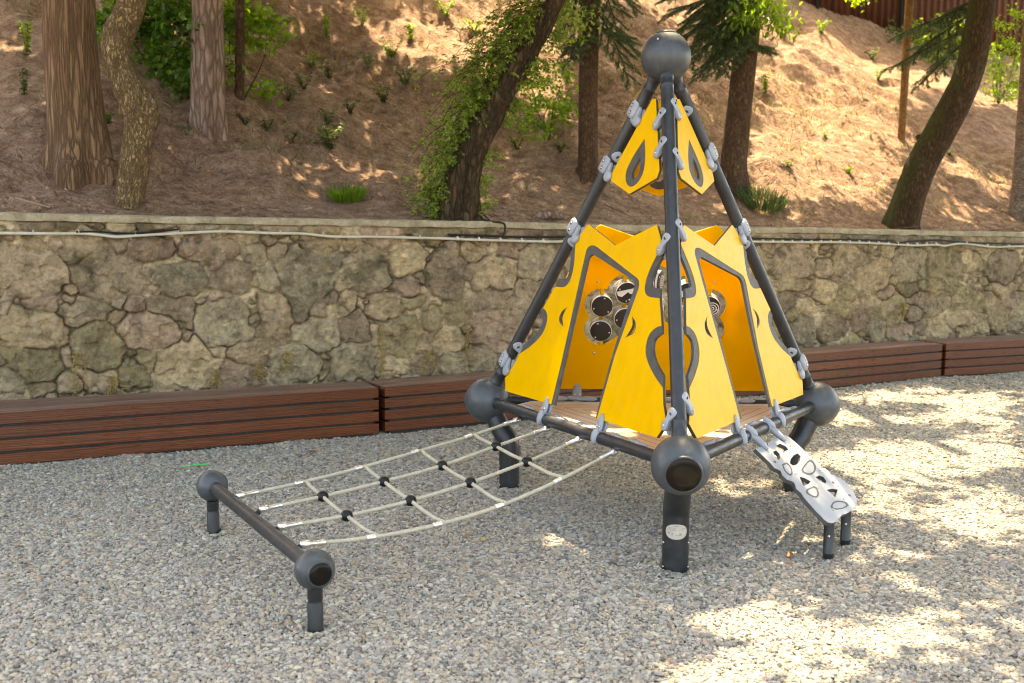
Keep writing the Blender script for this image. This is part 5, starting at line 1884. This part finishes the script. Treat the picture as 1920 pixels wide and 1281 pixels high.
def leafy(parent, blobs, base_depth, n, ll, mat, name='foliage', stems=None, spread=0.25, wr=0.38, hang=0.3):
    """leaves gathered round stems: blobs (x, y, rx, ry) in the photograph at a depth of the plant itself"""
    tot = sum(b[2] * b[3] for b in blobs)
    PP = []
    for (x, y, rx, ry) in blobs:
        q = int(n * rx * ry / tot)
        nc = max(3, q // 14)
        ang = rng.uniform(0, 6.283, nc); rad = np.sqrt(rng.random(nc))
        cx = x + rx * rad * np.cos(ang); cy = y + ry * rad * np.sin(ang)
        for i in range(nc):
            c = at_depth(cx[i], cy[i], base_depth + rng.normal(0, spread))
            d = nrm(A([rng.normal(), rng.normal(), rng.normal() * 0.5]))
            t = rng.uniform(-1, 1, 14)[:, None]
            PP.append(c + d * t * ll * 2.2 + rng.normal(0, ll * 0.55, (14, 3)))
    P = np.concatenate(PP)
    D = rand_dir(len(P)); D[:, 2] -= hang
    Nn = rand_dir(len(P)) * 0.6 + A([0, -0.2, 0.8])
    return leaf_mesh(name, P, D, Nn, rng.uniform(0.7, 1.25, len(P)) * ll, rng.uniform(0.8, 1.2, len(P)) * ll * wr, mat, parent)


def stems_to(root, foot, ends, depth, r=0.008):
    for (x, y) in ends:
        e = at_depth(x, y, depth)
        mid = foot * 0.5 + e * 0.5 + A([rng.normal() * 0.05, rng.normal() * 0.05, 0.05])
        P = catmull([foot - A([0, 0, 0.03]), mid, e], 0.06)
        MB().tube(P, list(np.linspace(r, r * 0.35, len(P))), 6).build('stem', M['twig'], root, 60)


def shrub(foot_px, label, blobs, n, ll, mat, ends, depth_add=0.0, name='shrub', group=None, cat='shrub', spread=0.25, wr=0.38, hang=0.3):
    foot = hill_hit(*foot_px)
    dep = (foot - CAM) @ FW + depth_add
    root = thing(name, label, cat, foot, group)
    stems_to(root, foot, ends, dep)
    leafy(root, blobs, dep, n, ll, mat, 'foliage', None, spread, wr, hang)
    return root


shrub((300, 150), 'dense dark green bush between the crooked trunk and the flaky pine', [(320, 60, 75, 70), (215, 45, 35, 45), (280, 10, 80, 40), (330, 140, 40, 30), (195, 60, 20, 30)], 2600, 0.075, M['leaf'],
      [(280, 40), (320, 60), (340, 90), (220, 50), (300, 0), (340, 10)], wr=0.46)
shrub((345, 178), 'low shaded seedling at the foot of the dark bush', [(335, 158, 32, 18)], 240, 0.05, M['leaf'], [(330, 160), (345, 155)])
shrub((455, 186), 'bright leafy sapling around the thin dark trunk', [(425, 40, 22, 50), (490, 60, 45, 24), (428, 110, 18, 40), (484, 170, 30, 22), (505, 30, 28, 32), (450, 20, 40, 40)], 1150, 0.075, M['leafbright'], [(430, 60), (500, 58), (480, 160), (475, 10)], depth_add=0.45, wr=0.46)
shrub((1030, 262), 'loose green bush between the leaning tree and the straight spruce trunk', [(1000, 180, 28, 40), (1040, 215, 42, 32), (1050, 160, 24, 50), (1005, 235, 26, 20)], 1100, 0.055, M['leafbright'], [(1000, 170), (1040, 190), (1055, 150), (1020, 230)])
shrub((1872, 195), 'tall yellow green bush right of the mossy trunk', [(1875, 100, 34, 60), (1880, 160, 30, 40), (1900, 60, 26, 50), (1860, 130, 18, 50), (1908, 120, 20, 60)], 1500, 0.06, M['leafbright'], [(1870, 90), (1885, 60), (1890, 120), (1905, 70), (1865, 140)])
shrub((1775, 125), 'sunlit bush left of the mossy trunk in front of the red fence', [(1760, 80, 45, 32), (1785, 45, 26, 26), (1730, 60, 30, 22), (1770, 115, 34, 18)], 1150, 0.06, M['leafbright'], [(1760, 70), (1785, 45), (1730, 60)])
shrub((1688, 82), 'small pale bush touching the slender tan trunk', [(1682, 58, 16, 24), (1712, 52, 16, 12)], 300, 0.05, M['leafpale'], [(1682, 55), (1708, 52)])

# foliage hanging into the top of the picture
leafy(t_right['root'], [(1440, 22, 55, 34), (1395, 15, 30, 22), (1468, 40, 22, 18)], (t_right['base'] - CAM) @ FW - 0.7, 620, 0.085, M['leafbright'], 'foliage', hang=0.9, wr=0.2)
leafy(t_thin['root'], [(1618, 4, 22, 12)], (t_thin['base'] - CAM) @ FW - 0.3, 70, 0.07, M['leafbright'], 'foliage', hang=0.6)
leafy(t_vine['root'], [(1070, 40, 45, 38), (1040, 5, 35, 22)], (t_vine['base'] - CAM) @ FW + 0.3, 420, 0.05, M['leafvine'], 'foliage', hang=0.6)
for a, b in (((1836, 10), (1700, 60)), ((1836, 50), (1690, 118)), ((1834, 60), (1735, 150)), ((1832, 0), (1760, 40)), ((1836, 20), (1725, 95))):
    px_bough(t_moss, a, b, 0.25, 0.3, 14)


def build_vine():
    t = t_vine
    C, R = t['C'], t['R']
    root = thing('climbing_vine', 'leafy vine spilling down the left side of the leaning trunk', 'vine', t['base'])
    P, D = [], []
    right = nrm(np.cross(t['view'], A([0, 0, 1.0])))
    m = MB()
    vis = np.where((C[:, 2] > t['base'][2] + 0.05) & (C[:, 2] < t['base'][2] + 2.1))[0]
    for s in range(175):
        i = vis[int(len(vis) * rng.random() ** 0.75)]
        f = (C[i, 2] - t['base'][2]) / 2.0
        sgn = -1 if rng.random() < 0.9 else 1
        p = C[i] + right * sgn * R[i] * 0.8 - t['view'] * R[i] * rng.uniform(-0.4, 0.9)
        L_ = rng.uniform(0.15, 0.55) if sgn < 0 else rng.uniform(0.08, 0.2)
        if f > 0.45 and sgn < 0:
            L_ *= 1.75
        if f < 0.25:
            L_ *= 0.8
        d = nrm(right * sgn * rng.uniform(0.5, 1.1) + A([0, 0, rng.uniform(-0.35, 0.5)]) + t['view'] * rng.normal() * 0.4)
        path = [p]
        k = 9
        for q in range(k):
            d = nrm(d + A([0, 0, -0.17]) + 0.06 * rng.normal(size=3))
            path.append(path[-1] + d * L_ / k)
        m.tube(path, list(np.linspace(0.004, 0.0015, k + 1)), 5)
        for q in range(1, k + 1):
            # a compound leaf: leaflets in pairs along a short stalk
            a = path[q]
            sd_ = nrm(np.cross(d, rand_dir(1)[0]))
            st = nrm(sd_ + d * 0.5 + A([0, 0, -0.1]))
            ls = rng.uniform(0.06, 0.12)
            for w_ in range(3):
                c = a + st * ls * (w_ + 1) / 3
                sp_ = nrm(np.cross(st, A([0, 0, 1.0]) + 0.3 * rng.normal(size=3)))
                for g in (1, -1):
                    P.append(c); D.append(st * 0.6 + sp_ * g * 0.8 + A([0, 0, -0.25]))
            P.append(a + st * ls); D.append(st)
    m.build('stem', M['twig'], root, 60)
    P = A(P); D = A(D)
    leaf_mesh('foliage', P, D, rand_dir(len(P)) * 0.5 + A([0, -0.1, 0.8]), rng.uniform(0.028, 0.050, len(P)), rng.uniform(0.009, 0.015, len(P)), M['leafvine'], root)
    # a few woody strands lying on the trunk
    for s in range(4):
        o_ = rng.uniform(-0.7, 0.7)
        st = [C[i] + right * o_ * R[i] * math.sin(0.02 * i + s) - t['view'] * R[i] * 1.02 for i in vis[::6]]
        MB().tube(catmull(st, 0.04), 0.007, 6).build('stem', M['twig'], root, 60)


build_vine()

GP = 'small weeds growing on the slope'


def weed(px, py, h, n, ll, mat, label, kind='bushy', name='weed'):
    foot = hill_hit(px, py)
    root = thing(name, label, 'plant', foot, GP)
    P, D = [], []
    m = MB()
    if kind == 'grass':
        for k in range(n):
            a = rng.uniform(0, 6.283); r = rng.random() ** 0.5
            P.append(foot + A([math.cos(a), math.sin(a), 0]) * r * h * 0.8)
            D.append(A([math.cos(a) * 0.8, math.sin(a) * 0.8, 0.9 + rng.random()]))
        u_, v_ = uv_of(A(P)); P = A(P); P[:, 2] = hill_z(u_, v_)
        leaf_mesh('foliage', P, A(D), rand_dir(n), rng.uniform(0.5, 1.0, n) * ll, 0.0035, mat, root)
        return
    ns = 7 if kind == 'bushy' else 3
    for s in range(ns):
        a = rng.uniform(0, 6.283); sp = 0.55 if kind == 'bushy' else 0.16
        e = foot + A([math.cos(a) * h * sp, math.sin(a) * h * sp, h * rng.uniform(0.6, 1.0)])
        path = catmull([foot - A([0, 0, 0.02]), (foot + e) / 2 + A([0, 0, 0.06 * h]), e], h / 8)
        m.tube(path, list(np.linspace(0.004, 0.0015, len(path))), 5)
        q = n // ns
        for k in range(q):
            t = rng.uniform(0.15, 1)
            c = path[min(len(path) - 1, int(t * len(path)))]
            b = rng.uniform(0, 6.283)
            P.append(c); D.append(A([math.cos(b), math.sin(b), rng.uniform(-0.3, 0.6)]))
    m.build('stem', M['twig'], root, 60)
    P = A(P); D = A(D)
    leaf_mesh('foliage', P, D, rand_dir(len(P)) * 0.5 + A([0, 0, 0.8]), rng.uniform(0.7, 1.2, len(P)) * ll, ll * 0.3, mat, root)


for px, py, h, n, ll, mt, kd, lab in (
        (620, 280, 0.26, 190, 0.055, 'leafpale', 'bushy', 'bushy grey green weed on the slope above the middle of the left wall'),
        (650, 378, 0.17, 420, 0.17, 'leafbright', 'grass', 'spreading bright grass tuft just behind the wall, left of the leaning tree'),
        (720, 192, 0.24, 150, 0.05, 'leafpale', 'bushy', 'round grey green weed left of the vine foliage'),
        (612, 72, 0.30, 110, 0.05, 'leafbright', 'tall', 'upright sunlit sprout high on the slope, right of the bright sapling'),
        (680, 50, 0.26, 90, 0.05, 'leafbright', 'bushy', 'pale sunlit sprout between two shadow bands high on the slope'),
        (735, 108, 0.26, 130, 0.05, 'leafbright', 'bushy', 'sunlit weed at the edge of the bright patch left of the vine'),
        (617, 148, 0.22, 110, 0.045, 'leafpale', 'bushy', 'low grey weed below the upright sprout'),
        (615, 235, 0.20, 110, 0.045, 'leafpale', 'bushy', 'dusty weed right above the bushy grey green one'),
        (540, 190, 0.20, 90, 0.045, 'leafpale', 'bushy', 'small weed on bare needles right of the bright sapling'),
        (570, 168, 0.22, 100, 0.045, 'leafpale', 'bushy', 'faint grey weed in the shade, uphill of its small neighbour'),
        (50, 100, 0.34, 150, 0.05, 'leafbright', 'tall', 'tall thin sprout left of the thick cedar trunk'),
        (45, 178, 0.24, 100, 0.045, 'leafpale', 'tall', 'thin dull weed left of the cedar trunk, below the tall sprout'),
        (202, 232, 0.12, 60, 0.04, 'leaf', 'bushy', 'tiny dark weed between the cedar and the crooked trunk'),
        (835, 30, 0.25, 100, 0.05, 'leafbright', 'bushy', 'bright weed near the top of the slope, above the vine'),
        (1435, 175, 0.30, 120, 0.05, 'leafbright', 'tall', 'sunlit sprout right of the leaning spruce trunk'),
        (1428, 390, 0.28, 340, 0.26, 'leafpale', 'grass', 'feathery grey green tuft right of the foot of the leaning spruce'),
        (1470, 70, 0.25, 130, 0.05, 'leafbright', 'bushy', 'bright weed high on the sunny slope'),
        (1540, 62, 0.28, 140, 0.05, 'leafbright', 'bushy', 'light green weed near the slope top, left of the fence corner'),
        (1635, 112, 0.24, 130, 0.05, 'leafpale', 'bushy', 'green weed on the eroded step left of the slender trunk'),
        (1645, 150, 0.22, 120, 0.05, 'leaf', 'bushy', 'darker weed at the lower edge of the eroded step'),
        (1548, 258, 0.09, 40, 0.04, 'leafbright', 'bushy', 'small green seedling in the sun left of the slender trunk'),
        (1590, 325, 0.09, 40, 0.04, 'leafbright', 'bushy', 'lone seedling low on the sunny slope'),
        (1480, 315, 0.12, 60, 0.04, 'leafpale', 'bushy', 'sun bleached weed right of the leaning spruce trunk'),
        (1780, 292, 0.10, 50, 0.04, 'leafpale', 'bushy', 'tiny weed right of the mossy trunk'),
        (1805, 215, 0.22, 90, 0.05, 'leafpale', 'bushy', 'dry weed between the mossy trunk and the tall yellow green bush'),
        (460, 235, 0.14, 60, 0.04, 'leafpale', 'bushy', 'low weed below the bright sapling'),
        (545, 270, 0.16, 70, 0.04, 'leafpale', 'bushy', 'grey weed in the middle of the shaded slope'),
        (760, 160, 0.24, 140, 0.05, 'leafpale', 'bushy', 'grey green weed beside the upper left tips of the vine'),
        (585, 128, 0.20, 90, 0.045, 'leafbright', 'bushy', 'yellowish weed in the shadow band above the middle of the left wall'),
        (690, 128, 0.22, 120, 0.045, 'leafpale', 'bushy', 'spreading dull weed below the pale sunlit sprout'),
        (655, 215, 0.20, 110, 0.045, 'leafpale', 'bushy', 'silvery weed just uphill and right of the bushy grey green weed'),
        (770, 75, 0.22, 100, 0.05, 'leafbright', 'tall', 'thin sunlit sprout in the bright patch left of the vine top'),
        (890, 60, 0.22, 100, 0.05, 'leafbright', 'bushy', 'fresh green weed in the sun left of the leaning trunk top'),
        (930, 105, 0.24, 120, 0.05, 'leafpale', 'bushy', 'pale weed half hidden behind the upper vine leaves'),
        (500, 245, 0.14, 70, 0.04, 'leafpale', 'bushy', 'small dull weed between the low weed by the sapling and the grey slope weed'),
        (970, 280, 0.16, 80, 0.045, 'leafbright', 'bushy', 'low green weed right of the leaning trunk'),
        (1050, 285, 0.12, 70, 0.045, 'leaf', 'bushy', 'dark little weed left of the foot of the straight spruce trunk'),
        (345, 245, 0.10, 60, 0.05, 'leafpale', 'grass', 'grass tuft at the left foot of the flaky pine')):
    weed(px, py, h, n, ll, M[mt], lab, kd)


def undergrowth():
    n = 15000
    u = rng.uniform(-1.0, 14, n); v = 0.6 + 8.5 * rng.random(n)
    k = fbm2(u / 0.7 + 4, v / 0.7, 3, 151) + 0.5 * fbm2(u / 2.2, v / 2.2, 2, 155) + 0.05 * np.minimum(v - 2.5, 2) > 0.20
    u = u[k]; v = v[k]; n = len(u)
    P = np.stack([W0[0] + u * WD[0] + v * WN[0], W0[1] + u * WD[1] + v * WN[1], hill_z(u, v) - 0.005], 1)
    D = rng.normal(0, 0.55, (n, 3)); D[:, 2] = rng.uniform(0.5, 1.2, n)
    o = leaf_mesh('dry_undergrowth', P, D, rand_dir(n), rng.uniform(0.05, 0.17, n), np.where(rng.random(n) < 0.25, 0.009, 0.0028), M['under'], None)
    o['kind'] = 'stuff'
    tag(o, 'thin half dry grass and seedlings scattered over the hillside', 'undergrowth')


M['under'] = m_leaf('half_dry_grass', (0.10, 0.13, 0.045), (0.40, 0.34, 0.17), (1.4, 1.4, 0.9), 0.7, 0.3)
undergrowth()


# dry weeds hanging from joints of the wall
def dry_weed(px, y0, y1, label, w_=14):
    u0, z0 = wall_pt(px, y0); _, z1 = wall_pt(px, y1)
    P, D, L_ = [], [], []
    hgt = abs(z0 - z1)
    for s in range(9):
        uu = u0 + rng.normal() * 0.018
        lean = rng.normal() * 0.05
        for k in range(16):
            t = rng.random()
            P.append(W0 + (uu + lean * t) * WD - (0.075 + 0.02 * rng.random()) * WN + A([0, 0, z0 - hgt * t]))
            D.append(-WN * 0.4 + WD * rng.normal() * 0.6 + A([0, 0, -rng.random()]))
    o = leaf_mesh('dry_weed', A(P), A(D), rand_dir(len(P)), rng.uniform(0.02, 0.05, len(P)), 0.0035, M['dry'], None)
    tag(o, label, 'plant', 'dry weeds hanging on the wall')


dry_weed(143, 655, 735, 'long straw yellow weed hanging above the left bench, leftmost on the wall')
dry_weed(208, 700, 735, 'short straw weed right of the leftmost long one')
dry_weed(403, 690, 722, 'thin straw weed low on the wall above the right half of the left bench')
dry_weed(480, 675, 705, 'short tan weed between two large rounded stones')
dry_weed(536, 655, 690, 'pale tuft of straw on the rounded stone')
dry_weed(709, 610, 705, 'longest straw weed, hanging to the gap between the first two benches')
dry_weed(795, 650, 690, 'reddish dry weed left of the pyramid')
dry_weed(871, 612, 678, 'straw weed hanging nearest the left pole of the pyramid')
dry_weed(1684, 565, 590, 'single straw weed on the wall right of the pyramid')


# ------------------------------------------------------------------ fence on top of the slope
def build_fence():
    root = None
    a = hill_hit(1530, 12); b = hill_hit(1940, 118)
    d = nrm((b - a) * A([1, 1, 0])); n = A([-d[1], d[0], 0])
    root = thing('metal_fence', 'rust red corrugated metal fence along the top of the slope', 'fence', a)
    L_ = np.linalg.norm((b - a)[:2]) + 4
    s0 = -2.5
    xs = np.arange(s0, L_, 0.012)
    V = []
    uu, vv = uv_of(a[None, :2] + xs[:, None] * d[None, :2])
    g = hill_z(uu, vv)
    g = np.interp(xs, xs[::80], np.convolve(g, np.ones(161) / 161, 'same')[::80]) if False else np.minimum(g, np.interp(xs, [0, np.linalg.norm((b - a)[:2])], [a[2], b[2]])) - 0.15
    off = 0.018 * np.sign(np.sin(xs / 0.075 * math.pi)) * np.abs(np.sin(xs / 0.075 * math.pi)) ** 0.5
    base = a[None, :2] + xs[:, None] * d[None, :2] + off[:, None] * n[None, :2]
    lo = np.hstack([base, g[:, None]]); hi = np.hstack([base, (np.interp(xs, [0, L_], [a[2] + 2.1, b[2] + 2.1]))[:, None]])
    V = np.concatenate([lo, hi]); m = len(xs)
    i = np.arange(m - 1)
    Fq = np.stack([i, i + 1, i + m + 1, i + m], -1)
    sh = link('sheet', arr_mesh('sheet', V, Fq), M['fence'], root, 60)
    so = sh.modifiers.new('thickness', 'SOLIDIFY'); so.thickness = 0.003
    for x in np.arange(s0 + 0.6, L_, 1.9):
        p = a + d * x - n * 0.05
        z0 = np.interp(x, [0, np.linalg.norm((b - a)[:2])], [a[2], b[2]])
        MB().box(A([p[0], p[1], z0 + 0.9]), (0.035, 0.03, 1.25), (d, n, A([0, 0, 1.0]))).build('post', M['wooddark'], root, 0)


build_fence()

# ------------------------------------------------------------------ small things
def flat_rock():
    c = hill_hit(1028, 409)
    m = MB().ellipsoid(c + A([0, 0, 0.01]), (WD, WN, A([0, 0, 1.0])), (0.17, 0.13, 0.055), 40, 20)
    V = A(m.v)
    off = (vnoise3(V[:, 0] * 9, V[:, 1] * 9, V[:, 2] * 26) + 0.5 * vnoise3(V[:, 0] * 25, V[:, 1] * 25, V[:, 2] * 60)) * 0.06
    V = V + nrm(A([0.1, -0.3, 0.9])) * off[:, None] * 0.6 + (V - c) * off[:, None] * 2
    m.v = [tuple(p) for p in V]
    o = m.build('rock', M['bark_pine'], None, 40)
    tag(o, 'flat grey rock lying behind the wall top, right of the leaning tree', 'rock')


flat_rock()


def fallen_leaf(px, py, ln, col, label, z=None):
    p = on_z(px, py, 0.0)
    p[2] = ground_z(p[0], p[1]) + 0.012
    a = rng.uniform(0, 6.283)
    d = A([math.cos(a), math.sin(a), 0.1]); s = A([-math.sin(a), math.cos(a), 0.15])
    m = MB()
    out = [(0, 0), (0.2, 0.30), (0.5, 0.42), (0.8, 0.25), (1, 0), (0.8, -0.22), (0.5, -0.40), (0.2, -0.28)]
    rows = [p + d * ln * x + s * ln * y + A([0, 0, 0.18 * ln * abs(y) + 0.1 * ln * math.sin(3 * x)]) for x, y in out] + [p + d * ln * x + A([0, 0, 0.02 * ln]) for x in (0.2, 0.5, 0.8)]
    m.add(rows, [(0, 1, 8), (1, 2, 9, 8), (2, 3, 10, 9), (3, 4, 10), (0, 8, 7), (8, 9, 6, 7), (9, 10, 5, 6), (10, 4, 5)])
    o = m.build('fallen_leaf', col, None, 180)
    so = o.modifiers.new('thickness', 'SOLIDIFY'); so.thickness = 0.0006
    tag(o, label, 'leaf', 'dead leaves lying on the gravel')


M['leaf_orange'] = speckled('orange_dead_leaf', (0.33, 0.10, 0.03), (0.45, 0.17, 0.05), 0.6, 30)
M['leaf_yellow'] = speckled('yellow_dead_leaf', (0.55, 0.36, 0.03), (0.66, 0.46, 0.06), 0.6, 30)
M['leaf_brown'] = speckled('brown_dead_leaf', (0.20, 0.10, 0.04), (0.32, 0.18, 0.08), 0.6, 30)
M['green_plastic'] = speckled('green_plastic', (0.06, 0.50, 0.10), (0.09, 0.60, 0.14), 0.35, 30)
fallen_leaf(1476, 1036, 0.055, M['leaf_orange'], 'orange brown leaf on the shaded gravel left of the ramp posts')
fallen_leaf(1070, 846, 0.060, M['leaf_yellow'], 'yellow leaf under the front rail of the pyramid')
fallen_leaf(1488, 1060, 0.050, M['leaf_brown'], 'small brown leaf between the front foot and the ramp posts')
fallen_leaf(592, 852, 0.060, M['leaf_orange'], 'reddish leaf on the gravel in front of the first bench')
fallen_leaf(905, 1006, 0.050, M['leaf_yellow'], 'small yellow leaf below the front rope of the net')
fallen_leaf(868, 1004, 0.045, M['leaf_brown'], 'curled brown leaf left of the small yellow one below the net')
p0 = on_z(337, 877, 0.012); p1 = on_z(394, 871, 0.012)
p0[2] = ground_z(p0[0], p0[1]) + 0.014; p1[2] = ground_z(p1[0], p1[1]) + 0.014
o = MB().tube([p0, (p0 + p1) / 2 + A([0, 0, 0.006]), p1], 0.0042, 8).build('plastic_straw', M['green_plastic'], None, 60)
tag(o, 'thin green straw lying on the gravel in front of the left bench', 'straw')
